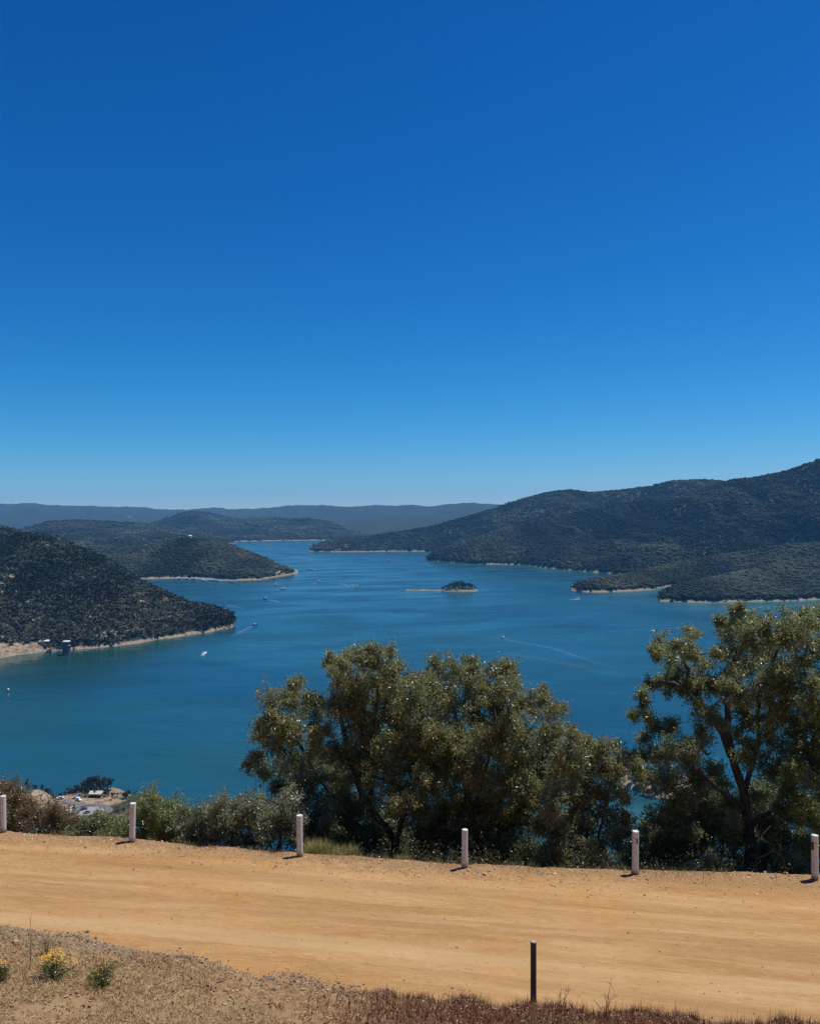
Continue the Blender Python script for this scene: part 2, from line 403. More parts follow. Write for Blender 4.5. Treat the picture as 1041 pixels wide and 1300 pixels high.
DEPX = CX+EFX/EFD*F
def De(px): return np.interp(px, DEPX, EFD)
def Gz(x, y):
    """hillside below the road, down to the lake, with the spur (left) and the point (right)"""
    x = np.asarray(x, float); y = np.asarray(y, float)
    px = CX+x/np.maximum(y, 1)*F
    s = np.clip((y-De(px)-.25)/(430-19.), 0, None)
    base = ROAD_Z-.02-.32*sstep((y-De(px)+.1)/.5)-192.2*(1-np.clip(1-s, 0, 1)**1.3)-.06*np.clip(y-430, 0, None)
    base = base+sstep((y-26)/60)*5*fbm(x*.02, y*.02, 4, 41)+sstep((y-De(px)-.4)/1.5)*.15*fbm(x*.9, y*.9, 3, 42)
    # spur with the car park
    e = ((x+216)/44)**2+((y-535)/44)**2
    sp = -206+11.2*sstep((1.5-e)/.85)
    rise = sstep((-226-x)/26)*sstep((y-455)/40)*sstep((585-y+.25*(x+226))/26)
    sp = np.maximum(sp, -206+(10+9*sstep((-224-x)/28))*rise)
    d = np.hypot((x+205)/17, (y-570)/14)
    sp = np.maximum(sp, -204+(11+2.5*fbm(x*.12, y*.12, 3, 44))*sstep((1.25-d)/1.1))
    con = -206+11*sstep((-190-x)/40)*sstep((560-y)/20)*sstep((y-420)/40)
    sp = np.maximum(sp, con)
    # right point behind the trees
    d = np.hypot((x-184)/42, (y-604)/46)
    rp = -206+(15+4*fbm(x*.05, y*.05, 3, 45))*sstep((1.15-d)/1.1)
    return np.maximum(np.maximum(base, sp), rp)
pxs = np.concatenate([np.arange(-900, -120, 26), np.arange(-120, 1180, 4.), np.arange(1180, 2000, 26)])
fr = np.concatenate([np.linspace(0, 1, 110)**2.2, 1+np.linspace(.01, 1, 125)])
Dg = np.where(fr[None] <= 1, De(pxs)[:, None]-.3+(410-De(pxs)[:, None])*np.minimum(fr, 1)[None], 410+(fr[None]-1)*250)
Xg = (pxs[:, None]-CX)/F*Dg
Zg = Gz(Xg, Dg)
bare = (np.exp(-(((Xg+238)/16)**2+((Dg-535)/34)**2)**2)*1.0 + np.exp(-(((Xg+205)/15)**2+((Dg-572)/12)**2)**2)
        + np.exp(-(((Xg+216)/26)**2+((Dg-552)/9)**2)**2)*.9 + np.exp(-(((Xg-160)/22)**2+((Dg-560)/14)**2)**2)*.7)
o = arr_mesh('hillside', np.stack([Xg, Dg, Zg], -1).reshape(-1, 3), grid_faces(len(pxs), len(fr)), M['hill'], None, True, attrs={'bare': np.clip(bare, 0, 1)})
tag(o, 'steep bushy hillside falling from the road to the lake', 'hillside', kind='structure')

# ------------------------------------------------------------------ hills round the lake
def ip(tab, px, k): 
    t = np.array(tab, float); return np.interp(px, t[:, 0], t[:, k])
class Hill: pass
def hill(name, label, ridge, shore, step, nv, m, prof=.85, amp=.07, back=700, lower=0.0, sd=0, bare=None, nscale=1/260., tooth=0.0, rise=5.0, und=0.0):
    h = Hill(); h.ridge, h.shore = ridge, shore
    a = max(ridge[0][0], shore[0][0]); b = min(ridge[-1][0], shore[-1][0])
    px = np.arange(a, b+step*.5, step)
    v = np.concatenate([[-.03], np.linspace(0, 1, nv), 1+np.linspace(.06, 1, 8)])
    Ds = WD(ip(shore, px, 1)); Dr = ip(ridge, px, 2); Dr = np.maximum(Dr, Ds+12)
    zr = -(ip(ridge, px, 1)-CY)/F*Dr; zr = zr-lower*sstep((zr+H)/(2.2*max(lower, .1)))
    zr = zr+und*fbm(px/34., 0*px, 4, sd+150)
    zr = np.maximum(zr, -H+1.0)
    PX = np.repeat(px[:, None], len(v), 1); V = np.repeat(v[None], len(px), 0)
    wob = 1+0*V
    D = Ds[:, None]+(Dr-Ds)[:, None]*V
    fb = np.clip(V-1, 0, 1)
    D = np.where(V > 1, Dr[:, None]+fb*back, D)
    X = (PX-CX)/F*D
    hgt = (zr+H)[:, None]
    vv = np.clip(V, 0, 1)
    dist = np.clip(D-Ds[:, None], 0, None); rs = np.minimum(rise, .6*hgt)
    Z = -H+rs*sstep(dist/(rise*2.6))+(hgt-rs)*(.35*vv+.65*vv**prof)
    g = fbm(X*nscale, D*nscale*.6, 5, sd+100)
    rid = 1-np.abs(fbm(X*nscale*1.3+7, D*nscale*.5, 3, sd+130))*2
    Z = Z+hgt*amp*(g*1.3+.8*(rid-.5))*np.sin(np.pi*np.clip(vv, 0, 1))**.8
    if tooth: Z = Z+tooth*(vn(X/14., D/14., sd+170)+vn(X/7., D/7., sd+171)-1)*sstep(vv/.2)
    Z = np.where(V > 1, -H-15+(hgt+15)*(1-sstep(fb)), Z)
    Z = np.where(V < 0, -H-6, Z)
    Z = np.where((V >= 0) & (V < .999) & (vv > 0), np.maximum(Z, -H+.9*rs*sstep(dist/(rise*2.6))), Z)
    for e in (0, -1): Z[e] = -H-5
    ba = np.zeros_like(Z) if bare is None else bare(PX, CY-Z/D*F, X, D)
    h.obj = arr_mesh(name, np.stack([X, D, Z], -1).reshape(-1, 3), grid_faces(len(px), len(v)), m, None, True, attrs={'bare': ba})
    tag(h.obj, label, 'hill', kind='structure')
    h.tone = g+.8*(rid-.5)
    h.px, h.v, h.X, h.D, h.Z, h.bare = px, v, X, D, Z, ba
    return h
def hill_z(h, px, D):
    i = int(np.argmin(np.abs(h.px-px))); return float(np.interp(D, h.D[i], h.Z[i]))
def gauss(PX, PY, cx, cy, wx, wy): return np.exp(-((PX-cx)/wx)**2-((PY-cy)/wy)**2)

def bare_h1(PX, PY, X, D):
    b = gauss(PX, PY, 40, 822, 24, 7)*1.1+gauss(PX-(803-PY)*.8, PY, 138, 803, 10, 11)*.55+gauss(PX, PY, 0, 826, 22, 8)
    b = b+sum(np.exp(-((PY-q-.04*PX)/1.3)**2) for q in (721, 732, 741.5, 751))*sstep((30-PX)/8)*sstep((PX+60)/30)*.6+.24*sstep((28-PX)/8)*sstep((PX+60)/30)*sstep((PY-714)/4)*sstep((760-PY)/5)+gauss(PX, PY, 80, 795, 45, 18)*.44+gauss(PX, PY, 215, 785, 40, 12)*.36
    return np.clip(b, 0, 1)
H1 = hill('hills', 'near wooded headland at the left with pale drawdown shore',
    [(-260, 668, 1560), (-120, 668, 1600), (0, 675, 1600), (30, 676, 1600), (60, 680, 1590), (90, 690, 1575), (120, 702, 1560), (150, 718, 1545), (180, 738, 1520), (210, 752, 1500), (240, 767, 1480), (270, 773, 1465), (288, 781, 1445), (294, 786, 1436), (298, 794.3, 1440)],
    [(-260, 860), (-60, 845), (0, 836), (25, 831), (45, 829), (62, 827), (90, 825), (120, 823), (150, 820), (175, 817), (200, 812), (225, 809), (245, 805), (265, 803), (280, 799), (290, 798), (298, 795)],
    1.6, 140, M['hill'], lower=9, amp=.06, back=500, sd=1, bare=bare_h1, nscale=1/140., rise=3.6)
H1B = hill('hills', 'higher wooded rise behind the headland at the left edge',
    [(-300, 640, 2700), (-60, 655, 2700), (0, 666, 2650), (20, 671, 2600), (45, 678, 2600), (70, 690, 2550), (100, 720, 2500)],
    [(-300, 740), (100, 735)], 4, 40, M['hill'], lower=9, back=500, sd=2)
H2 = hill('hills', 'rounded wooded hill behind the moored houseboats',
    [(90, 722, 2850), (140, 706, 2900), (165, 698, 2900), (180, 693, 2900), (210, 684, 2900), (240, 680, 2900), (270, 683, 2880), (300, 693, 2850), (330, 705, 2800), (350, 714.5, 2720), (362, 719, 2660), (372, 723.5, 2672), (379, 727, 2700)],
    [(90, 736), (205, 734.5), (225, 734), (250, 734), (275, 735), (300, 737), (330, 736), (355, 732), (379, 727.5)],
    1.6, 70, M['hill'], lower=9, back=600, sd=3, bare=lambda a, b, c, d: np.clip(gauss(a, b, 355, 727, 8, 4)*.7+gauss(a, b, 242, 679, 5, 3)*.5, 0, 1))
H3A = hill('hills', 'long blue-grey wooded ridge with a bare cleared strip behind the headland',
    [(-250, 668, 5200), (0, 676, 5200), (40, 668, 5300), (60, 661, 5400), (100, 659, 5500), (150, 662, 5500), (190, 664, 5400), (230, 672, 5300), (270, 680, 5200), (300, 686, 5100)],
    [(-250, 716), (180, 714), (215, 704), (240, 695), (300, 689.5)], 2, 60, M['hill'], lower=11, back=1200, sd=4, bare=lambda a, b, c, d: np.clip(gauss(a-(668-b)*.9, 0*b, 78, 0, 4, 1)*.56*(b > 659)*(b < 684), 0, 1), nscale=1/420.)
H3B = hill('hills', 'far conical wooded hill above the head of the lake',
    [(150, 676, 7000), (190, 664, 7300), (215, 656, 7500), (232, 650, 7600), (246, 648, 7600), (265, 650, 7600), (285, 654, 7500), (310, 658, 7400), (335, 657, 7400), (360, 656, 7300), (390, 657, 7200), (420, 663, 7000), (445, 671, 6800), (470, 679, 6400), (490, 684, 6200)],
    [(150, 688), (300, 687.5), (400, 686), (490, 686)], 2, 60, M['hill'], lower=12, back=1500, sd=5, und=14, nscale=1/600.)
H4 = hill('hills', 'farthest hazy blue plateau ridge along the horizon',
    [(-500, 640, 13500), (-200, 641, 13500), (0, 640, 13500), (60, 641, 13600), (150, 642, 13600), (200, 645, 13600), (240, 644.5, 13500), (300, 645, 13500), (360, 643, 13500), (450, 643, 13000), (540, 641, 13000), (580, 638.5, 12800), (625, 640, 12800), (700, 642, 12800), (1100, 640, 12800), (1500, 640, 12800)],
    [(-500, 672), (1500, 672)], 3, 70, M['far'], prof=.7, amp=.2, back=2500, sd=6, und=48, nscale=1/1300., tooth=9, bare=lambda a, b, c, d: np.clip(gauss(a, b, 165, 656, 6, 3)*.5+gauss(a, b, 100, 648, 4, 5)*.4, 0, 1))
H4B = hill('hills', 'hazy blue spur running down from the farthest plateau',
    [(330, 672, 9500), (400, 668, 9800), (450, 660, 10200), (520, 653, 10500), (600, 650, 10800), (700, 648, 10800), (900, 650, 10800)],
    [(330, 681), (900, 678)], 3, 50, M['far'], prof=.7, amp=.2, back=2000, sd=7, und=30, nscale=1/1000., tooth=7)
RB = hill('hills', 'long wooded main ridge across the lake on the right',
    [(391, 699, 4230), (400, 692, 4320), (415, 686, 4400), (440, 681, 4500), (480, 678, 4600), (520, 672, 4700), (560, 664, 4800), (600, 652, 4900), (641, 640, 4900), (665, 631, 4900), (700, 622, 4850), (720, 620, 4850), (750, 623, 4800), (790, 620, 4700), (820, 617, 4650), (850, 610, 4600), (880, 607, 4600), (915, 609, 4600), (960, 614, 4600), (1050, 618, 4600), (1300, 600, 4600)],
    [(391, 700), (420, 701), (470, 700.5), (500, 700), (540, 700), (580, 705), (1300, 706)], 1.6, 90, M['hill'], lower=11, amp=.26, back=1200, sd=8, nscale=1/420.,
    bare=lambda a, b, c, d: np.clip(gauss(a, b, 440, 694, 14, 5)*.35+gauss(a, b, 575, 676, 20, 5)*.4+gauss(a, b, 680, 648, 30, 6)*.3, 0, 1))
RF = hill('hills', 'broad dark wooded mountainside rising to the right edge',
    [(541, 710, 3300), (550, 703, 3350), (565, 695, 3400), (600, 684, 3450), (640, 670, 3550), (700, 656, 3650), (740, 646, 3700), (800, 636, 3700), (860, 625, 3650), (900, 615, 3600), (930, 607, 3600), (960, 604, 3600), (1000, 595, 3500), (1041, 580, 3400), (1150, 548, 3300), (1400, 530, 3300)],
    [(541, 711.5), (570, 714), (600, 716), (660, 717), (690, 721), (735, 725), (800, 730), (1400, 742)], 1.6, 110, M['hill'], lower=11, amp=.26, back=1000, sd=9, nscale=1/330.,
    bare=lambda a, b, c, d: np.clip(gauss(a, b, 720, 650, 40, 10)*.22+gauss(a, b, 850, 650, 50, 12)*.2+gauss(a, b, 640, 690, 30, 8)*.22+gauss(a, b, 900, 690, 50, 12)*.15, 0, 1))
RP = hill('hills', 'low wooded point on the right reaching into the lake',
    [(724, 748.5, 2120), (730, 742, 2118), (745, 736, 2135), (765, 732, 2180), (800, 727, 2300), (850, 715, 2480), (900, 705, 2520), (1000, 690, 2560), (1300, 670, 2600)],
    [(724, 749.5), (740, 751.5), (760, 752), (800, 750.5), (830, 748.5), (842, 745.5), (1300, 738)], 1.6, 60, M['hill'], lower=9, amp=.08, back=500, sd=10)
RN = hill('hills', 'nearest wooded spur on the right shore above a sandy edge',
    [(836, 762, 1866), (840, 754, 1872), (852, 746, 1890), (870, 739, 1920), (900, 734, 1980), (950, 723, 2100), (1000, 712, 2150), (1041, 704, 2200), (1150, 690, 2250), (1400, 670, 2300)],
    [(836, 763.5), (860, 764.5), (900, 765), (960, 763.5), (1000, 763), (1041, 761), (1100, 764), (1400, 790)], 1.6, 60, M['hill'], lower=9, amp=.08, back=500, sd=11,
    bare=lambda a, b, c, d: np.clip(gauss(a, b, 1027, 739, 2.5, 6)*.9, 0, 1))

# ------------------------------------------------------------------ forest canopy (uncountable): one object per hill
def ico():
    t = (1+5**.5)/2
    v = np.array([[-1, t, 0], [1, t, 0], [-1, -t, 0], [1, -t, 0], [0, -1, t], [0, 1, t], [0, -1, -t], [0, 1, -t], [t, 0, -1], [t, 0, 1], [-t, 0, -1], [-t, 0, 1]], float)
    v /= np.linalg.norm(v[0])
    f = np.array([[0, 11, 5], [0, 5, 1], [0, 1, 7], [0, 7, 10], [0, 10, 11], [1, 5, 9], [5, 11, 4], [11, 10, 2], [10, 7, 6], [7, 1, 8], [3, 9, 4], [3, 4, 2], [3, 2, 6], [3, 6, 8], [3, 8, 9], [4, 9, 5], [2, 4, 11], [6, 2, 10], [8, 6, 7], [9, 8, 1]])
    return v, f
IV, IF_ = ico()
def unit(n):
    d = RNG.normal(size=(n, 3)); return d/np.linalg.norm(d, axis=1)[:, None]
def canopy_proto(kind):
    if kind == 'far':
        # two or three lumpy crowns
        V, Fc, n = [], [], 0
        for k in range(2):
            c = RNG.normal(0, .33, 3)*[1, 1, .3]+[0, 0, .62+.1*k]
            v = IV*(1+RNG.normal(0, .17, (12, 1)))*[.42, .42, .38]*RNG.uniform(.75, 1.15)+c
            V.append(v); Fc.append(IF_+n); n += 12
        return np.concatenate(V), np.concatenate(Fc)
    # leaf-clump crown made of loose triangles through the crown's volume
    nq = 46
    lob = RNG.normal(0, .22, (4, 3))*[1, 1, .5]+[0, 0, .68]
    c = lob[RNG.integers(0, 4, nq)]+unit(nq)*RNG.uniform(.1, .27, (nq, 1))
    a = unit(nq); b = np.cross(a, unit(nq)); b /= np.linalg.norm(b, axis=1)[:, None]
    s = RNG.uniform(.10, .19, (nq, 1))
    V = np.stack([c+a*s, c-a*s*.6+b*s, c-a*s*.6-b*s], 1).reshape(-1, 3)
    return V, np.arange(nq*3).reshape(-1, 3)
# the canopies are broad and close together
PROTO = {k: [canopy_proto(k) for _ in range(8)] for k in ('far', 'near')}
TONE = None
def canopy(name, label, pos, hgt, wid, kind, pal, cat='forest', tone=None):
    fl, sp_w = (.72, 1.32) if kind == 'far' else (.9, 1.12)
    hgt, wid = hgt*fl, wid*sp_w
    Vs, Fs, Cs = [], [], []; n = 0
    idx = RNG.integers(0, 8, len(pos)); ang = RNG.uniform(0, 6.283, len(pos))
    pal = np.array(pal)
    base = .45*pal[RNG.integers(0, len(pal), len(pos))]*RNG.uniform(.85, 1.15, (len(pos), 1))+.55*pal[:5].mean(0)
    if kind == 'near':
        base = base*RNG.choice([.7, .9, 1.05, 1.22], (len(pos), 1))
        pale = RNG.random(len(pos)) < .045; base[pale] = np.array([.17, .155, .13])*RNG.uniform(.8, 1.2, (pale.sum(), 1))
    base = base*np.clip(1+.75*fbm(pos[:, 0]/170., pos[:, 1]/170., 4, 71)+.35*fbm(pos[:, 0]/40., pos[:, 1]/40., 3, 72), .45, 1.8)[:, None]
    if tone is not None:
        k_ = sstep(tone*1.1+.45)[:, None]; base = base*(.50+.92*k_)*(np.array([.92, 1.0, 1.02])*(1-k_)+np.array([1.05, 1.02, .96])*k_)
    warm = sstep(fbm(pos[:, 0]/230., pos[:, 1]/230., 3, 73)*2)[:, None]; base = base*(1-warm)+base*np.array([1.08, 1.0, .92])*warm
    for k in range(8):
        s = idx == k
        if not s.any(): continue
        pv, pf = PROTO[kind][k]; m = s.sum()
        ca, sa = np.cos(ang[s])[:, None], np.sin(ang[s])[:, None]
        x = pv[None, :, 0]*ca-pv[None, :, 1]*sa; y = pv[None, :, 0]*sa+pv[None, :, 1]*ca; z = np.repeat(pv[None, :, 2], m, 0)
        V = np.stack([x*wid[s][:, None], y*wid[s][:, None], z*hgt[s][:, None]], -1)+pos[s][:, None]
        Fs.append((pf[None]+(np.arange(m)*len(pv))[:, None, None]+n).reshape(-1, 3))
        cc = np.repeat(base[s][:, None], len(pv), 1)
        if kind == 'near': cc = cc*np.repeat(RNG.uniform(.8, 1.22, (m, len(pv)//3, 1)), 3, 1)
        Vs.append(V.reshape(-1, 3)); Cs.append(cc.reshape(-1, 3)); n += m*len(pv)
    o = arr_mesh(name, np.concatenate(Vs), np.concatenate(Fs), M['bush'], None, kind == 'far', np.concatenate(Cs))
    return tag(o, label, cat, kind='stuff')
def scatter_hill(h, n, lo, hi, vmax=1.12, zmin=4.4, pxmin=-190, pxmax=1230, bare_k=1.0, gap=.0):
    """area-weighted random points on the hill mesh"""
    X, D, Z = h.X, h.D, h.Z
    a = np.stack([X[1:, :-1]-X[:-1, :-1], D[1:, :-1]-D[:-1, :-1], 0*X[1:, :-1]], -1)
    ar = np.abs((X[1:, :-1]-X[:-1, :-1])*(D[:-1, 1:]-D[:-1, :-1]))
    vm = h.v[:-1]
    ar = ar*((vm >= 0) & (vm < vmax))[None]*((h.px[:-1] > pxmin) & (h.px[:-1] < pxmax))[:, None]
    p = (ar/ar.sum()).ravel()
    k = RNG.choice(len(p), n, p=p); i, j = np.unravel_index(k, ar.shape)
    u, w = RNG.random(n), RNG.random(n)
    def bl(A): return (A[i, j]*(1-u)+A[i+1, j]*u)*(1-w)+(A[i, j+1]*(1-u)+A[i+1, j+1]*u)*w
    pos = np.stack([bl(X), bl(D), bl(Z)], -1); ba = bl(h.bare)
    keep = (pos[:, 2] > -H+zmin+RNG.uniform(-.6, 1.6, n)) & (RNG.random(n) > ba*1.5*bare_k)
    if gap: keep &= fbm(pos[:, 0]/70., pos[:, 1]/70., 3, 77) < gap+RNG.normal(0, .15, n)
    pos = pos[keep]; pos[:, 2] -= .6
    hg = RNG.uniform(lo, hi, len(pos))*RNG.choice([.6, .85, 1., 1.25], len(pos))*(.75+.5*vn(pos[:, 0]/120., pos[:, 1]/120., 88))
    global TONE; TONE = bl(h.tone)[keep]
    return pos, hg, hg*RNG.uniform(.75, 1.1, len(pos))
PAL_H1 = [(0.0396, 0.0482, 0.0289), (0.0512, 0.0568, 0.0361), (0.0330, 0.0430, 0.0271), (0.0702, 0.0688, 0.0488), (0.0594, 0.0568, 0.0433), (0.0454, 0.0585, 0.0289), (0.1238, 0.1161, 0.0993)]
PAL_R = [(0.0282, 0.0336, 0.0229), (0.0379, 0.0420, 0.0282), (0.0234, 0.0302, 0.0212), (0.0500, 0.0496, 0.0362), (0.0339, 0.0420, 0.0247), (0.0661, 0.0622, 0.0494)]
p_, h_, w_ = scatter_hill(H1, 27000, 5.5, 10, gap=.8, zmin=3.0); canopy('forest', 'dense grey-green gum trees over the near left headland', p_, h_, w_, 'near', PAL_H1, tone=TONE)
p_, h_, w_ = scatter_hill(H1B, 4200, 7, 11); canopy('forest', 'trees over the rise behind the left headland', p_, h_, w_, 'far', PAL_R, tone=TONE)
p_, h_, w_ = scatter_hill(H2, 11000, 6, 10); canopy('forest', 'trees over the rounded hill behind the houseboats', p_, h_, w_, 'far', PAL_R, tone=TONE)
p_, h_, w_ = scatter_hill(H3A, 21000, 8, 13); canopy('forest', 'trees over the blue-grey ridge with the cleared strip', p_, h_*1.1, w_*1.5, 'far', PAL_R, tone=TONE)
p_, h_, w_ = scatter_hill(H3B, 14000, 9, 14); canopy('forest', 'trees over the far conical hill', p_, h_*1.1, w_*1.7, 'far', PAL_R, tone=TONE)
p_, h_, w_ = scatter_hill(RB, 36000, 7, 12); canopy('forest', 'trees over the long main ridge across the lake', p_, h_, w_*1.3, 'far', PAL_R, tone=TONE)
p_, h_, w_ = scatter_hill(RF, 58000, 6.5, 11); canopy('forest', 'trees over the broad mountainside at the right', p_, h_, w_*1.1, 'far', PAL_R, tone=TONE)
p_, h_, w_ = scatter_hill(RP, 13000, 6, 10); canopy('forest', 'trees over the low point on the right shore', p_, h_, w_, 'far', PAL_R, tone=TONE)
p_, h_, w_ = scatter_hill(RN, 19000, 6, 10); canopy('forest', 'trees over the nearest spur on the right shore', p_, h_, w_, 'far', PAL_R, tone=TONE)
# woodland on the slope below the road
n = 5200
px_ = RNG.uniform(-400, 1450, n); D_ = np.sqrt(RNG.uniform(34**2, 660**2, n))
x_ = (px_-CX)/F*D_; z_ = Gz(x_, D_)
hg = RNG.uniform(4, 10, n)
sight = -(np.interp(px_, [0, 165, 381, 590, 806, 1041], [1062, 1074, 1090, 1104, 1112, 1116])-CY)/F*D_
room = sight-z_-.5
spur_l = (x_ < -180) & (D_ > 455); pt_r = (x_ > 120) & (D_ > 500)
open_ = spur_l & (((x_+213)/23)**2+((D_-541)/22)**2 < 1) | spur_l & (((x_+238)/14)**2+((D_-533)/30)**2 < 1) & (RNG.random(n) > .12) | spur_l & (np.hypot((x_+201)/11, (D_-576)/11) < 1)
hg = np.where(spur_l, RNG.uniform(1.5, 6, n), np.where(pt_r, RNG.uniform(4, 9, n), np.minimum(hg, room)))
k = (z_ > -H+np.where(pt_r, 6.5, 3.)) & (hg > 1.4) & ~open_
canopy('woodland', 'scrubby woodland on the slope between the road and the lake', np.stack([x_, D_, z_-.3], -1)[k], hg[k], (hg*RNG.uniform(.9, 1.3, n))[k], 'near', PAL_H1, 'woodland')

# ------------------------------------------------------------------ the lake
pxw = np.concatenate([np.arange(-2600, -300, 60), np.arange(-300, 1350, 6.), np.arange(1350, 3700, 60)])
Dw = np.geomspace(150, 17000, 330)
PXW, DW = np.meshgrid(pxw, Dw, indexing='ij'); XW = (PXW-CX)/F*DW
sh = np.zeros_like(DW); lee_reflection = np.zeros_like(DW)
def near_shore(h, scale, pxa, pxb):
    Ds = WD(ip(h.shore, PXW, 1)); d = Ds-DW
    inside = (PXW > pxa) & (PXW < pxb)
    return np.where(inside & (d > -40), np.exp(-np.clip(d, 0, None)/scale), 0)
sh = np.maximum(sh, near_shore(RN, 110, 836, 1400)*sstep((PXW-836)/60)*.95)
sh = np.maximum(sh, near_shore(RP, 90, 724, 850)*sstep((PXW-724)/80)*.9)
sh = np.maximum(sh, near_shore(RF, 120, 541, 760)*.35); sh = np.maximum(sh, near_shore(RB, 160, 391, 545)*.3)
sh = np.maximum(sh, np.exp(-(((XW-150)/60)**2+((DW-530)/30)**2))*.55)
lee_reflection = np.maximum(near_shore(H1, 240, -700, 300)*sstep((300-PXW)/90), near_shore(H2, 70, 90, 379)*.6)  # calm water by the left shores, also masks the painted hill reflection
o = arr_mesh('lake_water', np.stack([XW, DW, 0*XW-H], -1).reshape(-1, 3), grid_faces(len(pxw), len(Dw)), M['water'], None, True, attrs={'shallow': sh, 'lee_reflection': lee_reflection})
tag(o, 'wide blue lake winding between the hills', 'lake', kind='structure')

# ------------------------------------------------------------------ island
px_i = np.linspace(508, 616, 110); dd = np.linspace(-60, 60, 60)
DI = 2090.
PXI, DDI = np.meshgrid(px_i, dd, indexing='ij')
XI = (PXI-CX)/F*DI
e = ((PXI-584)/25)**2+(DDI/34)**2
zi = -206+(10.5+2*fbm(XI*.05, DDI*.05, 3, 60))*sstep((1.35-e)/1.0)
sp_ = -206+(7.6+1.2*fbm(XI*.06, DDI*.0, 3, 62))*sstep((1-((PXI-540)/27)**4)/.3)*np.exp(-((DDI-4)/9)**2)
zi = np.maximum(zi, sp_)
o = arr_mesh('island', np.stack([XI, DI+DDI, zi], -1).reshape(-1, 3), grid_faces(110, 60), M['hill'], None, True, attrs={'bare': np.where(e > .8, 1., .0)})
tag(o, 'small wooded island with a sandy spit in mid-lake', 'island', kind='structure')
def island_z(x, y):
    p = CX+x/DI*F; ee = ((p-584)/25)**2+((y-DI)/34)**2
    return -206+10.5*sstep((1.35-ee)/1.0)

# ------------------------------------------------------------------ small lake-side trees as things
def small_tree(h, w, seed, pal, stems=1, nq=420):
    root = empty('gum_tree')
    tb = MB()
    lob = RNG.normal(0, .24*w, (6, 3))*[1, 1, 0]+np.stack([0*np.arange(6), 0*np.arange(6), RNG.uniform(.36, .86, 6)*h], -1)
    for k in range(stems):
        for q in range(4):
            L = lob[(q+k) % 6]; b0 = np.array([k*.4, 0, -.4]); mid = np.array([L[0]*.3, L[1]*.3, h*.4])
            tb.tube([b0, (b0+mid)/2, mid, (mid+L)/2, L], [.030*h, .024*h, .018*h, .011*h, .005*h], 5)
    tb.build('trunk', M['bark'], root, True)
    c = lob[RNG.integers(0, 6, nq)]+unit(nq)*RNG.uniform(.06, .24, (nq, 1))*np.array([w, w, h*.6])
    a = unit(nq); b = np.cross(a, unit(nq)); b /= np.linalg.norm(b, axis=1)[:, None]
    s = RNG.uniform(.03, .065, (nq, 1))*h
    V = np.stack([c+a*s, c+b*s*.7, c-a*s, c-b*s*.7], 1).reshape(-1, 3)
    col = np.repeat(np.array(pal)[RNG.integers(0, len(pal), nq)]*RNG.uniform(.7, 1.35, (nq, 1)), 4, 0)
    arr_mesh('crown', V, np.arange(nq*4).reshape(-1, 4), M['bush'], root, False, col)
    return root
PROT_T = [small_tree(10, 9, k, PAL_H1) for k in range(4)]
used_p = set()
def put_tree(k, x, y, z, s, label, group, thin=1.0):
    if k not in used_p: used_p.add(k); o = PROT_T[k]
    else: o = copy_tree(PROT_T[k])
    o.location = (x, y, z); o.scale = (s*thin*random.uniform(.9, 1.15), s*thin*random.uniform(.9, 1.15), s); o.rotation_euler = (0, 0, random.uniform(0, 6.28))
    tag(o, label, 'tree', group); return o
isl = [(563, 5, 9), (567, -8, 11), (571, 6, 13), (575, -12, 14), (578, 8, 17), (583, -6, 19), (587, 10, 17), (590, -12, 16), (594, 4, 15), (597, -8, 13), (600, 8, 11), (581, -20, 12), (586, 22, 14), (574, 18, 11), (565, 12, 10), (569, -14, 11), (579, 14, 15), (592, 16, 13), (603, -2, 9), (576, 0, 18), (588, 2, 19), (598, 14, 11), (562, -3, 7)]
for k, (p, d, hh) in enumerate(isl):
    x = (p-CX)/F*DI; put_tree(k % 4, x, DI+d, island_z(x, DI+d)-.3, hh/8.6, 'dark gum tree in the clump on the small mid-lake island', 'trees on the island')
spur = [(p, 0, D, hh) for p, D, hh in ((36, 556, 9), (46, 562, 8), (55, 566, 10), (62, 570, 11), (69, 574, 8), (76, 578, 7), (83, 580, 8), (89, 583, 9), (95, 578, 10), (99, 585, 11), (104, 580, 12), (108, 574, 11), (112, 582, 13), (116, 572, 12), (120, 579, 13), (124, 571, 12), (128, 577, 13), (132, 570, 12), (137, 574, 11), (141, 569, 9), (122, 563, 8), (113, 563, 8), (134, 561, 7), (143, 556, 6))]
for k, (p, q, D, hh) in enumerate(spur):
    x = (p-CX)/F*D; put_tree(k % 4, x, D, float(Gz(x, D))-.3, hh/10., 'grey-green gum tree on the lakeside spur around the car park', 'trees on the spur below', .60)
rpt = [(806, 600, 12), (812, 594, 12), (820, 588, 13), (828, 592, 12), (836, 595, 13), (846, 600, 12), (816, 580, 9), (832, 578, 10), (840, 582, 11), (852, 590, 12), (858, 600, 12), (824, 576, 8), (866, 606, 11)]
for k, (p, D, hh) in enumerate(rpt):
    x = (p-CX)/F*D; put_tree(k % 4, x, D, float(Gz(x, D))-.3, hh/10., 'dark tree on the far cove point seen through the right trees', 'trees on the cove point')

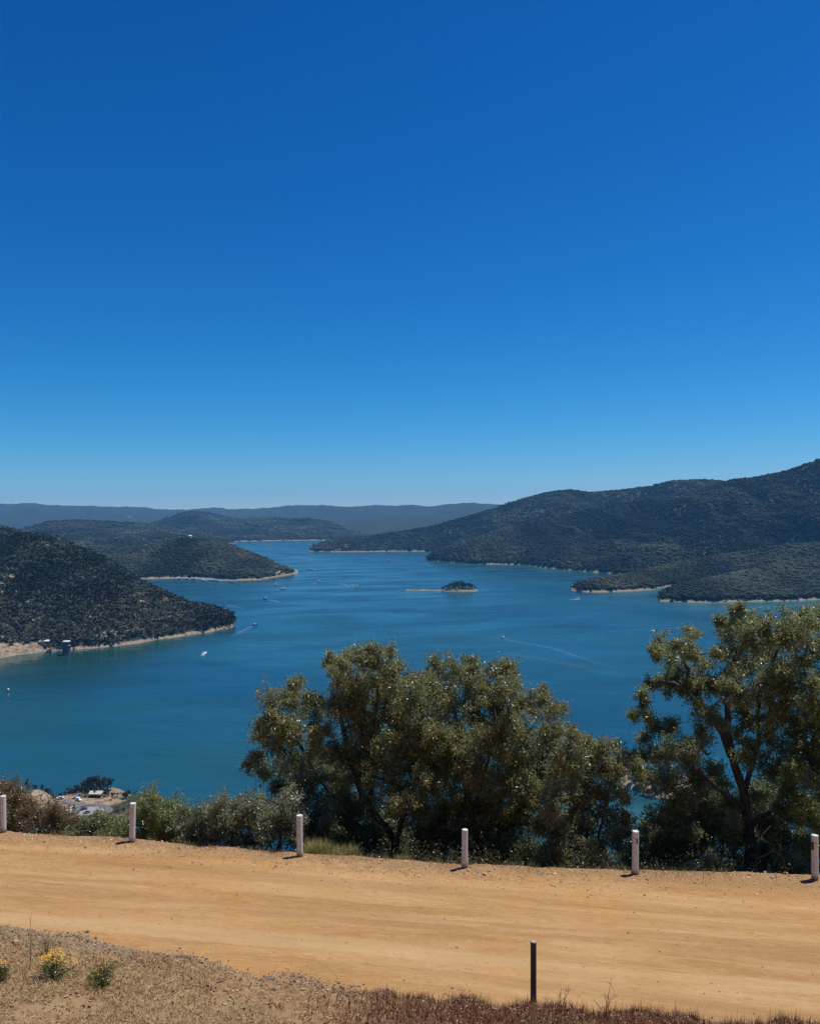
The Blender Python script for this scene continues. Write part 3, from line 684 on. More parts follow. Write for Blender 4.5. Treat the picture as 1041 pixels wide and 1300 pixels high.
# ------------------------------------------------------------------ spur: road, car park, cars, shelter
def ribbon(name, pts, width, m, dz, label, cat):
    pts = np.array([[(p-CX)/F*(194.6*F/(q-CY)), 194.6*F/(q-CY)] for p, q in pts])
    t = np.linspace(0, 1, len(pts)); tt = np.linspace(0, 1, 60)
    x = np.interp(tt, t, pts[:, 0]); y = np.interp(tt, t, pts[:, 1])
    for _ in range(6):
        x[1:-1] = (x[:-2]+x[2:]+2*x[1:-1])/4; y[1:-1] = (y[:-2]+y[2:]+2*y[1:-1])/4
    dx, dy = np.gradient(x), np.gradient(y); l = np.hypot(dx, dy); nx, ny = -dy/l, dx/l
    V = []
    for k in np.linspace(-.5, .5, 7):
        a, b = x+nx*width*k, y+ny*width*k; V.append(np.stack([a, b, np.maximum(Gz(a, b), Gz(x, y))+dz], -1))
    o = arr_mesh(name, np.stack(V, 1).reshape(-1, 3), grid_faces(60, 7), m, None, True)
    return tag(o, label, cat, kind='structure')
ribbon('car_park', [(102, 1030), (112, 1029.5), (124, 1029), (134, 1029)], 16, M['carpark'], .25, 'pale asphalt car park on the lakeside spur', 'car park')
ribbon('spur_road', [(84, 1044), (91, 1034), (97, 1028), (98, 1023), (90, 1019), (80, 1017)], 5, M['asphalt'], .45, 'grey sealed road bending down to the lakeside car park', 'road')
ribbon('spur_road', [(98, 1023), (112, 1021.5), (124, 1021.5), (135, 1024), (140, 1029), (134, 1034)], 4.5, M['asphalt'], .35, 'grey loop road round the far side of the car park', 'road')
ribbon('kerb', [(80, 1045), (86, 1036), (91, 1029), (92, 1024)], 1.6, M['kerb'], .6, 'pale earth verge beside the bend of the spur road', 'kerb')
def make_car(paint, van=False):
    root = empty('parked_car')
    b = MB(); L, Wd = (4.9, 1.9) if van else (4.4, 1.8)
    b.box((0, 0, .62), (L, Wd, .62), .14)
    b.build('body', paint, root)
    c = MB(); c.box((-.1 if not van else -.5, 0, 1.2 if not van else 1.45), (L*.55 if not van else L*.72, Wd*.9, .56 if not van else 1.1), .12, top=.82)
    c.build('cabin', M['glass'] if not van else paint, root)
    r = MB(); r.box((-.1 if not van else -.5, 0, 1.51 if not van else 2.03), (L*.40 if not van else L*.55, Wd*.72, .07), .02); r.build('roof', paint, root)
    for sx in (-1, 1):
        for sy in (-1, 1):
            w = MB(); th = np.linspace(0, 2*np.pi, 13)[:-1]
            V = np.array([[sx*L*.31+.33*math.cos(t), sy*Wd*.47+o2, .33+.33*math.sin(t)] for o2 in (-.1, .1) for t in th])
            w.add(V, [[k, (k+1) % 12, 12+(k+1) % 12, 12+k] for k in range(12)], fn=[list(range(12)), list(range(23, 11, -1))]); w.build('wheel', M['rubber'], root)
    return root
for paint, van, p, q, rz, lab in ((M['carwhite'], False, 77, 1013.5, .4, 'white car at the top of the spur road by the trees'), (M['carwhite'], True, 100, 1016, -.3, 'white van parked on the bare earth above the car park'),
                                  (M['darkcar'], False, 107, 1027.5, .9, 'dark car parked alone in the middle of the pale car park'), (M['darkcar'], False, 111, 1032, .7, 'dark car at the near side of the pale car park'), (M['silver'], False, 97, 1013, .1, 'silver car under the dark trees behind the white van')):
    D = 194.3*F/(q-CY); x = (p-CX)/F*D
    c = make_car(paint, van); c.location = (x, D, float(Gz(x, D))+.3); c.rotation_euler = (0, 0, rz); tag(c, lab, 'car')
D = 562; x = (123-CX)/F*D; z = float(Gz(x, D))
sh_ = empty('picnic_shelter', (x, D, z)); tag(sh_, 'pale roofed picnic shelter under the trees on the spur', 'shelter')
for sx in (-1, 1):
    for sy in (-1, 1): MB().box((sx*3.4, sy*2.2, 1.3), (.3, .3, 2.8)).build('post', M['steel'], sh_)
r = MB(); r.add([[-4.4, -3, 2.6], [4.4, -3, 2.6], [4.4, 3, 2.6], [-4.4, 3, 2.6], [-4.4, 0, 4.0], [4.4, 0, 4.0]], [[0, 1, 5, 4], [2, 3, 4, 5], [3, 2, 1, 0]], [[1, 2, 5], [3, 0, 4]]); r.build('roof', M['kerb'], sh_)

# ------------------------------------------------------------------ intake tower, footbridge, shed at the dam
D = WD(831.5); tx = (85-CX)/F*D
tw = empty('intake_tower', (tx, D, -H)); tag(tw, 'dark concrete intake tower with a white cap standing in the lake', 'tower')
b = MB()
for k in range(8):
    a = k*math.pi/4+.2; b.tube([[4.6*math.cos(a), 4.6*math.sin(a), -4], [4.6*math.cos(a), 4.6*math.sin(a), 12.5]], [.75, .75], 6)
b.lathe([(4.2, -4), (4.2, 12.4)], n=16); b.build('shaft', M['concrete'], tw)
MB().lathe([(5.6, 12.4), (5.7, 13.6)], n=16).build('deck', M['concrete'], tw)
MB().lathe([(4.0, 13.6), (4.0, 18.6)], n=16).build('gate_house', M['concrete'], tw)
for k in range(6):
    a = k*math.pi/3; w = MB(); w.box((4.02*math.cos(a), 4.02*math.sin(a), 16.3), (.3, 1.6, 2.2), rz=a); w.build('window', M['glass'], tw)
MB().lathe([(5.2, 18.6), (5.2, 19.5), (2.0, 20.0)], n=16).build('roof', M['whiteroof'], tw)
a0 = np.array([tx-5.6, D+2, -H+12.6]); a1 = np.array([(58-CX)/F*1172., 1172., hill_z(H1, 58, 1172.)+.4])
br = empty('footbridge', tuple(a0)); tag(br, 'grey truss footbridge from the shore to the intake tower', 'footbridge')
v = a1-a0; L = np.linalg.norm(v[:2]); br.rotation_euler = (0, 0, math.atan2(v[1], v[0])); sl = v[2]/L
d = MB(); d.add([[0, -1.2, 0], [L, -1.2, v[2]], [L, 1.2, v[2]], [0, 1.2, 0], [0, -1.2, .5], [L, -1.2, v[2]+.5], [L, 1.2, v[2]+.5], [0, 1.2, .5]], [[3, 2, 1, 0], [4, 5, 6, 7], [0, 1, 5, 4], [2, 3, 7, 6], [0, 4, 7, 3], [1, 2, 6, 5]]); d.build('deck', M['steel'], br)
for sy in (-1.25, 1.25):
    t = MB(); nseg = 8
    t.tube([[0, sy, 2.3], [L, sy, v[2]+2.3]], [.16, .16], 5)
    for k in range(nseg):
        x0, x1 = L*k/nseg, L*(k+1)/nseg
        t.tube([[x0, sy, x0*sl+.5], [(x0+x1)/2, sy, (x0+x1)/2*sl+2.3]], [.1, .1], 4); t.tube([[(x0+x1)/2, sy, (x0+x1)/2*sl+2.3], [x1, sy, x1*sl+.5]], [.1, .1], 4)
    t.build('truss', M['steel'], br)
p = MB(); p.box((L*.72, 0, v[2]*.72-7), (2.2, 2.4, 13.8), .1); p.build('pier', M['concrete'], br)
sx_ = (57-CX)/F*1184.
sd_ = empty('shed', (sx_, 1184, hill_z(H1, 57, 1184.)+1.6), .12); tag(sd_, 'low shed with a long white roof on the bare bench by the tower', 'shed')
MB().box((0, 0, 0), (12, 7, 5.5), .05).build('wall', M['wall'], sd_)
r = MB(); r.add([[-7.2, -4.4, 2.7], [7.2, -4.4, 2.7], [7.2, 4.4, 3.5], [-7.2, 4.4, 3.5], [-7.2, -4.4, 3.1], [7.2, -4.4, 3.1], [7.2, 4.4, 3.9], [-7.2, 4.4, 3.9]], [[3, 2, 1, 0], [4, 5, 6, 7], [0, 1, 5, 4], [2, 3, 7, 6], [0, 4, 7, 3], [1, 2, 6, 5]]); r.build('roof', M['whiteroof'], sd_)
MB().box((2.5, -3.55, -.8), (3, .12, 3.6)).build('door', M['steel'], sd_)
# house on the rounded hill
hx = (242-CX)/F*2880.
hs = empty('house', (hx, 2880., hill_z(H2, 242, 2880.)+4)); tag(hs, 'small pale lookout house on top of the rounded hill', 'house')
MB().box((0, 0, 4), (9, 7, 12), .05).build('wall', M['wall'], hs)
r = MB(); r.add([[-5.4, -4.5, 9.9], [5.4, -4.5, 9.9], [5.4, 4.5, 9.9], [-5.4, 4.5, 9.9], [-5.4, 0, 12.4], [5.4, 0, 12.4]], [[0, 1, 5, 4], [2, 3, 4, 5], [3, 2, 1, 0]], [[1, 2, 5], [3, 0, 4]]); r.build('roof', M['whiteroof'], hs)

# ------------------------------------------------------------------ boats
def hull_shape(L, Wd, Hh):
    st = np.array([-.5, -.3, 0, .22, .38, .5])*L; w = np.array([.92, 1, 1, .82, .5, .04])*Wd/2; ks = np.array([-.1, -.12, -.12, -.06, .1, .5])*Hh
    V = []
    for s, ww, kk in zip(st, w, ks): V += [[s, -ww, Hh], [s, -ww*.8, .1*Hh+max(kk, 0)], [s, 0, kk-.2*Hh], [s, ww*.8, .1*Hh+max(kk, 0)], [s, ww, Hh]]
    f = []
    for i in range(5):
        for j in range(4): a = i*5+j; f.append([a, a+1, a+6, a+5])
        f.append([i*5+4, i*5, i*5+5, i*5+9])
    return V, f
def make_motorboat(paint, L=6.5, top=True):
    root = empty('motorboat'); V, f = hull_shape(L, L*.36, L*.15)
    h = MB(); h.add(V, f, fn=[[0, 1, 2, 3, 4]]); h.build('hull', paint, root)
    MB().box((-.02*L, 0, L*.19), (L*.34, L*.26, L*.10), .05, top=.8).build('cabin', M['white'], root)
    MB().box((.14*L, 0, L*.25), (L*.03, L*.22, L*.07), .01).build('windscreen', M['glass'], root)
    if top:
        c = MB(); c.box((-.08*L, 0, L*.36), (L*.34, L*.28, .08), .02)
        for sx in (-.22, .06):
            for sy in (-.12, .12): c.tube([[sx*L, sy*L, L*.15], [sx*L, sy*L, L*.36]], [.04, .04], 5)
        c.build('canopy', M['white'], root)
    MB().box((-.54*L, 0, L*.10), (L*.07, L*.08, L*.16), .03).build('outboard_motor', M['dark'], root)
    return root
def make_houseboat(L=15):
    root = empty('houseboat')
    for sy in (-1, 1): MB().tube([[-L*.5, sy*1.7, .1], [L*.42, sy*1.7, .1], [L*.5, sy*1.7, .5]], [.55, .55, .15], 8).build('pontoon', M['dark'], root)
    MB().box((0, 0, .75), (L*.98, 5.0, .3), .05).build('deck', M['white'], root)
    MB().box((-.3, 0, 2.15), (L*.74, 4.3, 2.5), .08).build('cabin', M['white'], root)
    w = MB(); w.box((-.3, 0, 2.4), (L*.66, 4.36, .9)); w.build('window', M['glass'], root)
    MB().box((0, 0, 3.52), (L*.92, 5.0, .22), .06).build('roof', M['whiteroof'], root)
    rl = MB()
    for sy in (-1, 1):
        rl.tube([[-L*.44, sy*2.4, 4.6], [L*.44, sy*2.4, 4.6]], [.05, .05], 4)
        for k in range(7): rl.tube([[L*(-.44+.88*k/6), sy*2.4, 3.6], [L*(-.44+.88*k/6), sy*2.4, 4.6]], [.04, .04], 4)
    rl.build('railing', M['steel'], root)
    MB().box((-L*.1, 0, 5.0), (L*.4, 4.4, .12), .03).build('awning', M['whiteroof'], root)
    for sy in (-1, 1): MB().box((-L*.1, sy*2.0, 4.3), (.15, .15, 1.4)).build('awning_post', M['steel'], root)
    return root
def wake(pts, w0, w1, label, alpha=.8, dens=40):
    pts = np.array([W(p, q)[:2] for p, q in pts]); t = np.linspace(0, 1, len(pts)); u = np.linspace(0, 1, dens)
    x, y = np.interp(u, t, pts[:, 0]), np.interp(u, t, pts[:, 1])
    for _ in range(8): x[1:-1] = (x[:-2]+x[2:]+2*x[1:-1])/4; y[1:-1] = (y[:-2]+y[2:]+2*y[1:-1])/4
    dx, dy = np.gradient(x), np.gradient(y); l = np.hypot(dx, dy)+1e-6; nx, ny = -dy/l, dx/l
    wd = w0+(w1-w0)*u; k = np.linspace(-1, 1, 9)
    V = np.stack([x[:, None]+nx[:, None]*wd[:, None]*k[None]*.5, y[:, None]+ny[:, None]*wd[:, None]*k[None]*.5, np.full((dens, 9), -H+.12)], -1)
    fo = alpha*((1-u)**.8)[:, None]*(1-k[None]**2)+0*V[..., 0]
    o = arr_mesh('boat_wake', V.reshape(-1, 3), grid_faces(dens, 9), M['foam'], None, True, attrs={'foam': fo})
    return tag(o, label, 'wake', kind='stuff')
def place(o, px, py, rz, label, cat, group=None, s=1.0):
    w = W(px, py); o.location = (w[0], w[1], -H+.05); o.rotation_euler = (0, 0, rz); o.scale = (s, s, s); tag(o, label, cat, group); return o
mb_w = make_motorboat(M['white']); mb_d = make_motorboat(M['blue'])
place(mb_w, 259, 830.5, .9, 'white speedboat turning in spray off the left headland', 'boat', 'motorboats out on the lake', 1.25)
boats = [(337, 761, 2.6, 'dark hulled boat under way off the headland tip', 1, 1.5), (351, 743, .3, 'white boat just off the houseboat bay, the farther of two', 0, 1.4), (360, 748, .2, 'white boat just off the houseboat bay, the nearer of two', 0, 1.5),
         (404, 739, 2.9, 'white cruiser alone in mid-channel right of the houseboat hill', 0, 1.8), (393, 723, .2, 'white boat beyond the tip of the rounded hill, the left of two', 0, 1.8), (399, 724.2, .1, 'white boat beyond the tip of the rounded hill, the right of two', 0, 1.6),
         (324, 794, .5, 'small boat close off the tip of the near headland', 1, 1.1), (447, 744, 2.8, 'small white boat in mid-lake following another', 0, 1.3), (452, 745.3, 2.8, 'white boat in mid-lake ahead of a smaller one', 0, 1.7),
         (495, 712, .1, 'far white boat under the wooded ridge across the lake', 0, 2.3), (733, 760.5, 3.1, 'white speedboat off the right wooded point', 0, 1.2), (638, 809.5, 2.5, 'small boat at the head of the long curved wake', 0, .8)]
for p, q, rz, lab, dk, s in boats:
    place(copy_tree(mb_d if dk else mb_w), p, q, rz, lab, 'boat', 'motorboats out on the lake', s*1.35)
place(mb_d, 286, 768, .2, 'dark boat just behind the wooded tip of the left headland', 'boat', 'motorboats out on the lake', 1.2)
wake([(262, 827.5), (259, 831), (254.5, 833)], 4, 6, 'white spray around the turning speedboat', 1.6, 20)
wake([(640, 811), (655, 815), (675, 818), (700, 822), (745, 838), (790, 850)], 4, 16, 'long pale curved wake trailing across mid-lake', .13)
wake([(736, 760.8), (728, 761), (720, 761)], 7, 12, 'white wake behind the speedboat off the right point', 1.0, 20)
wake([(324, 794.4), (316, 797), (304, 803), (294, 808)], 4, 12, 'pale wake curling away from the near headland tip', .22)
wake([(287, 768.5), (297, 770), (310, 773)], 8, 16, 'pale wake behind the boat at the headland tip', .22)
wake([(338, 761.5), (345, 762), (356, 765)], 5, 16, 'pale wake behind the dark hulled boat', .5)
wake([(452, 745.8), (440, 743), (428, 740)], 6, 14, 'short pale wake behind the two mid-lake boats', .5)
wake([(404, 739.8), (398, 741), (390, 741)], 7, 16, 'short pale wake behind the white cruiser', .4)
wake([(640, 830), (700, 838), (760, 852), (800, 862)], 20, 40, 'broad faint old wake in front of the central trees', .03)
hb = make_houseboat(); first = True
mar = [(246, 735.8, .2), (250, 735.5, -.3), (253, 736.4, .5), (256, 735.9, .1), (259, 736.8, -.5), (262, 736.1, .3), (265, 737.3, .0), (268, 736.7, -.4), (272, 737.3, .4), (277, 738.2, -.2), (281, 737.9, .2), (286, 738.6, .5), (291, 738.4, -.1), (296, 739.3, .2), (228, 735.6, .3), (238, 735.7, -.2), (260, 738.2, .2)]
for k, (p, q, rz) in enumerate(mar):
    o = hb if k == 0 else copy_tree(hb)
    place(o, p, q+.5, rz, 'white roofed houseboat moored in the row under the rounded hill', 'houseboat', 'houseboats moored in the bay', 1.25)
bu = empty('mooring_buoy'); MB().lathe([(.4, -.5), (1.6, -.4), (1.9, .6), (1.6, 1.3)], n=14).build('float', M['blue'], bu, True)
MB().lathe([(1.25, 1.3), (1.1, 3.0), (.5, 3.6)], n=12).build('top', M['orange'], bu, True); MB().tube([[0, 0, 3.6], [0, 0, 5.0]], [.12, .12], 6).build('mast', M['steel'], bu)
place(bu, 11, 878, 0, 'big pale topped mooring buoy alone near the left edge', 'buoy')

# ------------------------------------------------------------------ posts along the road
def make_post(h, d, notch=None):
    root = empty('roadside_post')
    m = MB(); r = d/2
    m.lathe([(r*1.0, -.25), (r*1.0, .0), (r*.99, h*.5), (r*.985, h-.010), (r*.94, h-.001), (r*.5, h+.001)], n=16, jit=.012)
    m.build('shaft', M['post'], root, False)
    if notch:
        a, z, hh, ww = notch
        b = MB(); b.box((r*.985*math.cos(a), r*.985*math.sin(a), z), (.012, ww, hh), rz=a); b.build('slot', M['dark_mark'], root)
    return root
posts = [(5, 1058, 46, 'white roadside post at the left edge in front of the rusty bushes', None), (168, 1070, 49, 'white roadside post right of the lakeside car park view', None),
         (381, 1088, 52, 'white roadside post beside the pale yellow tussocks', None), (590, 1103, 48.5, 'white roadside post in front of the big central tree', None),
         (806, 1113, 55, 'white roadside post with a narrow dark slot between the tree groups', (-1.35, .72, .10, .03)), (1034, 1118, 56, 'white roadside post with a dark notch at the right edge', (-2.7, .70, .16, .05))]
for px, yb_, hp, lab, nt_ in posts:
    D = -ROAD_Z*F/(yb_-CY); x = (px-CX)/F*D; z = float(road_z(np.array(x), np.array(D)))
    o = make_post(hp/F*D, random.uniform(.130, .140), nt_); o.location = (x, D, z); o.rotation_euler = (random.uniform(-.03, .03), random.uniform(-.028, .028), random.uniform(-.3, .3) if not nt_ else 0)
    tag(o, lab, 'post', 'white posts along the far edge of the road')
D = 12.62; x = (677-CX)/F*D; z = float(bank_z(np.array(x), np.array(D)))
o = empty('roadside_post', (x, D, z)); tag(o, 'slim dark brown post in the red weeds on the near side of the road', 'post')
hh = -(1196-CY)/F*D-z
MB().lathe([(.046, -.3), (.046, hh*.5), (.046, hh-.004), (.043, hh)], n=16).build('shaft', M['brown_post'], o)
MB().lathe([(.043, hh+.002), (.041, hh+.012), (.02, hh+.014)], n=16).build('cap', M['post_top'], o)

# ------------------------------------------------------------------ trees and shrubs by the road
def crv(pts, n):
    pts = np.asarray(pts, float); k = len(pts)
    if k == 2: return pts[0]+(pts[1]-pts[0])*np.linspace(0, 1, n)[:, None]
    P_ = np.concatenate([[2*pts[0]-pts[1]], pts, [2*pts[-1]-pts[-2]]]); out = []
    for s in np.linspace(0, k-1-1e-6, n):
        i = int(s); t = s-i; a, b, c, d = P_[i:i+4]
        out.append(.5*((2*b)+(-a+c)*t+(2*a-5*b+4*c-d)*t*t+(-a+3*b-3*c+d)*t**3))
    return np.array(out)
def leaves(tips_from, tips_to, per, size, pal, droop, spread):
    n = len(tips_from)*per
    i = np.repeat(np.arange(len(tips_from)), per)
    t = RNG.uniform(.15, 1.1, (n, 1))
    pos = tips_from[i]*(1-t)+tips_to[i]*t+RNG.normal(0, spread, (n, 3))
    a = unit(n)*.8; a[:, 2] -= droop; a /= np.linalg.norm(a, axis=1)[:, None]
    b = np.cross(a, unit(n)); b /= np.linalg.norm(b, axis=1)[:, None]+1e-6
    nn = np.cross(a, b)
    L = size*RNG.uniform(.65, 1.25, (n, 1)); w = L*RNG.uniform(.17, .27, (n, 1))
    mid = pos+a*L*.45+nn*L*.08
    V = np.stack([pos, mid+b*w, pos+a*L, mid-b*w], 1).reshape(-1, 3)
    pal = np.array(pal)
    tone = pal[RNG.integers(0, len(pal), len(tips_from))]                       # tint runs by twig
    c = .6*tone[i]+.4*pal[RNG.integers(0, len(pal), n)]
    c = c*RNG.uniform(.7, 1.35, (n, 1))
    return V, np.arange(n*4).reshape(-1, 4), np.repeat(c, 4, 0)
def plant(name, label, cat, group, base, Db, limbs, clumps, pal, size=.078, dens=1.0, droop=.35, rad=.11, trunkname='trunk', crownname='crown', leafm='leaf', depth=1.0, topz=None, twig=24, rk=1.10, sat=True):
    bx = (base-CX)/F*Db; bz = float(Gz(bx, Db))
    root = empty(name, (bx, Db, bz)); tag(root, label, cat, group)
    O = np.array([bx, Db, bz])
    tb = MB(); nodes = [np.array([0, 0, 0.])]
    for lb in limbs:
        r0, r1 = lb[0]; pts = [P(p, q, Db+d)-O for p, q, d in lb[1:]]
        c = crv(pts, 14); c[1:-1] += RNG.normal(0, .025, (12, 3))
        tb.tube(c, np.linspace(r0, r1, 14), 8); nodes += list(c[3:])
    cl = []
    for c_ in clumps:
        px, py, r = c_[:3]; dd = c_[3] if len(c_) > 3 else RNG.uniform(-1, 1)*depth
        D = Db+dd; cl.append((P(px, py, D)-O, r*rk/F*D))
        if r > 13 and sat:
            for _ in range(2):      # smaller sprays breaking the outline
                a = random.uniform(0, 6.283); q = random.uniform(.65, 1.05)*r; D2 = D+random.uniform(-.6, .6)
                cl.append((P(px+math.cos(a)*q, min(py+math.sin(a)*q, 1075), D2)-O, r*random.uniform(.45, .65)/F*D2))
    todo = list(range(len(cl)))
    A, B, tot = [], [], 0
    while todo:
        nd = np.array(nodes); best = None
        for k in todo:
            dv = nd-cl[k][0]; dist = np.linalg.norm(dv, axis=1)+np.clip(dv[:, 2], 0, None)*1.5
            j = int(dist.argmin())
            if best is None or dist[j] < best[0]: best = (dist[j], k, j)
        _, k, j = best; todo.remove(k)
        s, e = nd[j], cl[k][0]; L = np.linalg.norm(e-s)
        mid = (s+e)/2+np.array([0, 0, .10*L])+RNG.normal(0, .05*L, 3)
        c = crv([s, mid, e], 8); rr = min(.035, .012+.012*L)
        tb.tube(c, np.linspace(rr, .007, 8), 6); nodes += list(c[3:])
        r = cl[k][1]
        nt_ = max(10, int(twig*(r/.6)**2*1.5))
        d = unit(nt_)*RNG.uniform(.45, 1.05, (nt_, 1))**.6*r*RNG.uniform(.72, 1.3, 3)
        d[RNG.random(nt_) < .12] *= 1.38
        f0 = e+d*RNG.uniform(.0, .25, (nt_, 1)); f1 = e+d
        for q in range(nt_):
            tb.tube([f0[q], f1[q]], [.006, .002], 3, False)
        A.append(f0); B.append(f1)
    tb.build(trunkname, M['bark'], root, True)
    A, B = np.concatenate(A), np.concatenate(B)
    V, Fc, C = leaves(A, B, int(56*dens), size, pal, droop, .055)
    arr_mesh(crownname, V, Fc, M[leafm], root, False, C)
    return root
G_MID = [(0.200, 0.239, 0.082), (0.250, 0.271, 0.098), (0.168, 0.209, 0.082), (0.299, 0.255, 0.112), (0.332, 0.239, 0.125), (0.233, 0.264, 0.139)]
G_GREEN = [(0.187, 0.232, 0.075), (0.235, 0.268, 0.089), (0.162, 0.200, 0.083), (0.267, 0.268, 0.118), (0.206, 0.244, 0.069)]
G_GREY = [(0.207, 0.230, 0.158), (0.252, 0.263, 0.193), (0.171, 0.196, 0.122), (0.222, 0.246, 0.146), (0.279, 0.287, 0.215)]
G_DARK = [(0.108, 0.134, 0.065), (0.134, 0.160, 0.076), (0.092, 0.121, 0.061), (0.160, 0.166, 0.080)]
G_BROWN = [(0.182, 0.112, 0.057), (0.135, 0.114, 0.054), (0.245, 0.127, 0.057), (0.159, 0.118, 0.061), (0.206, 0.112, 0.055)]

plant('gum_tree', 'big multi-stemmed gum tree with a lobe of leaves reaching out left', 'tree', None, 503, 21.2,
    [((.10, .04), (503, 1105, 0), (500, 1065, 0), (478, 1035, .1), (455, 1000, .2), (440, 950, .2), (432, 900, .2), (440, 860, .3)),
     ((.08, .03), (502, 1090, 0), (508, 1050, -.2), (522, 1010, -.3), (535, 970, -.2), (520, 900, 0)),
     ((.08, .03), (485, 1100, .2), (468, 1060, .3), (440, 1030, .4), (405, 985, .4), (375, 935, .4), (352, 905, .4)),
     ((.06, .02), (470, 1015, .1), (478, 960, -.3), (478, 900, -.3), (482, 855, -.2))],
    [(345, 900, 26), (372, 885, 24), (335, 935, 22), (362, 925, 28), (398, 905, 20), (318, 972, 10), (326, 962, 12), (385, 965, 30), (350, 975, 22), (395, 1005, 30), (430, 1010, 34),
     (438, 838, 18), (460, 831, 18), (482, 842, 22), (430, 862, 20), (452, 868, 28), (505, 862, 24), (425, 895, 24), (490, 888, 34), (520, 885, 26), (455, 915, 36), (510, 925, 36), (440, 960, 36), (485, 970, 36), (530, 975, 34), (465, 1015, 32), (515, 1025, 32), (540, 1055, 28, .4), (420, 1050, 26, .6), (470, 945, 30), (500, 1000, 30), (535, 920, 26), (545, 1005, 26), (480, 1050, 26), (405, 945, 18), (415, 975, 22), (370, 1000, 22), (440, 1035, 24), (525, 950, 26)],
    G_MID, dens=1.0, depth=1.1)
plant('gum_tree', 'big rounded gum tree standing right beside the lobed one', 'tree', None, 612, 21.0,
    [((.11, .045), (612, 1110, 0), (606, 1070, 0), (598, 1030, 0), (590, 985, .1), (580, 930, .1), (576, 880, .2)),
     ((.09, .03), (608, 1085, 0), (625, 1045, -.2), (640, 1000, -.3), (652, 960, -.3), (680, 920, -.2)),
     ((.07, .025), (620, 1070, .1), (650, 1050, .2), (685, 1035, .2), (705, 1000, .2)),
     ((.06, .02), (598, 1030, .1), (618, 970, -.4), (628, 910, -.4), (626, 875, -.2))],
    [(542, 868, 20), (560, 856, 18), (584, 849, 20), (610, 856, 20), (634, 858, 20), (650, 872, 20), (560, 895, 32), (600, 895, 36), (640, 905, 32), (672, 893, 20), (695, 905, 20), (706, 925, 16), (580, 940, 36), (625, 950, 36), (665, 940, 30), (695, 950, 22), (560, 985, 34), (605, 1000, 36), (650, 995, 32), (690, 985, 26), (580, 1045, 30), (630, 1050, 32), (670, 1040, 28), (712, 955, 12), (545, 940, 26), (570, 960, 28), (600, 975, 28), (640, 930, 26), (660, 970, 28), (615, 1030, 28), (650, 1025, 28), (680, 1010, 24), (565, 1030, 26)],
    G_MID+[(.15, .17, .045), (.19, .13, .06)], dens=1.0, depth=1.1)
plant('gum_sapling', 'bushy young gum right of the big trees and left of the slotted post', 'tree', None, 745, 19.6,
    [((.06, .02), (745, 1120, 0), (742, 1070, 0), (735, 1010, .1), (730, 950, .1)), ((.05, .02), (748, 1110, 0), (762, 1050, -.1), (775, 990, 0), (768, 950, 0)), ((.04, .015), (740, 1100, .1), (715, 1050, .2), (700, 1010, .2))],
    [(722, 945, 18), (740, 955, 22), (765, 952, 18), (785, 962, 16), (710, 975, 24), (745, 985, 30), (780, 990, 22), (700, 1010, 26), (735, 1020, 32), (772, 1025, 28), (792, 1010, 12), (705, 1055, 30), (745, 1060, 32), (782, 1060, 24), (725, 1090, 26), (765, 1092, 26)],
    G_GREY[:2]+G_MID+[(.085, .07, .04)], dens=1.0, depth=.8)
plant('gum_tree', 'tall open gum tree with dark leaning trunk left of the edge post', 'tree', None, 950, 20.2,
    [((.14, .06), (950, 1120, 0), (950, 1060, 0), (945, 1010, .1), (930, 965, .1), (922, 915, .1), (925, 860, .2), (940, 815, .2)),
     ((.07, .025), (926, 960, .1), (908, 915, 0), (885, 895, -.1), (855, 868, -.1), (832, 868, 0)),
     ((.08, .025), (910, 918, 0), (880, 880, .2), (870, 845, .3), (860, 820, .3)),
     ((.07, .025), (945, 1005, .1), (962, 940, .3), (964, 880, .3), (985, 830, .3), (1010, 805, .3)),
     ((.07, .02), (946, 1030, 0), (905, 995, -.3), (870, 970, -.3), (842, 940, -.2)),
     ((.07, .02), (950, 1050, 0), (985, 1020, .2), (1005, 975, .2), (1010, 930, .2))],
    [(920, 795, 14), (935, 786, 16), (953, 783, 16), (925, 815, 16), (950, 810, 26), (975, 797, 20), (998, 788, 18), (1020, 782, 18), (1040, 776, 16), (1000, 815, 24), (1030, 812, 24), (970, 832, 26), (945, 845, 26), (1010, 845, 20), (988, 862, 22), (1022, 862, 24), (1041, 832, 22), (968, 862, 22),
     (836, 812, 10), (832, 826, 8), (850, 830, 16), (872, 818, 16), (878, 803, 9), (862, 850, 20), (890, 838, 16), (910, 830, 8), (880, 868, 22), (848, 872, 16), (826, 868, 9), (815, 880, 8), (818, 892, 5), (905, 872, 20), (930, 880, 24), (900, 905, 22), (955, 880, 22),
     (805, 908, 7), (822, 908, 11), (840, 925, 16), (818, 938, 12), (860, 945, 22), (835, 960, 22), (885, 945, 20), (880, 975, 26), (945, 920, 20), (975, 910, 22), (1000, 895, 24), (985, 950, 24), (960, 965, 22), (850, 1000, 26), (815, 985, 16), (890, 1015, 26), (1010, 940, 22), (912, 990, 20), (930, 1020, 18), (890, 1052, 24), (925, 1055, 20), (978, 1005, 22), (985, 1050, 24), (860, 1040, 24), (832, 1040, 20), (1000, 985, 18)],
    G_GREEN+G_GREY[:2], dens=.95, depth=1.0)
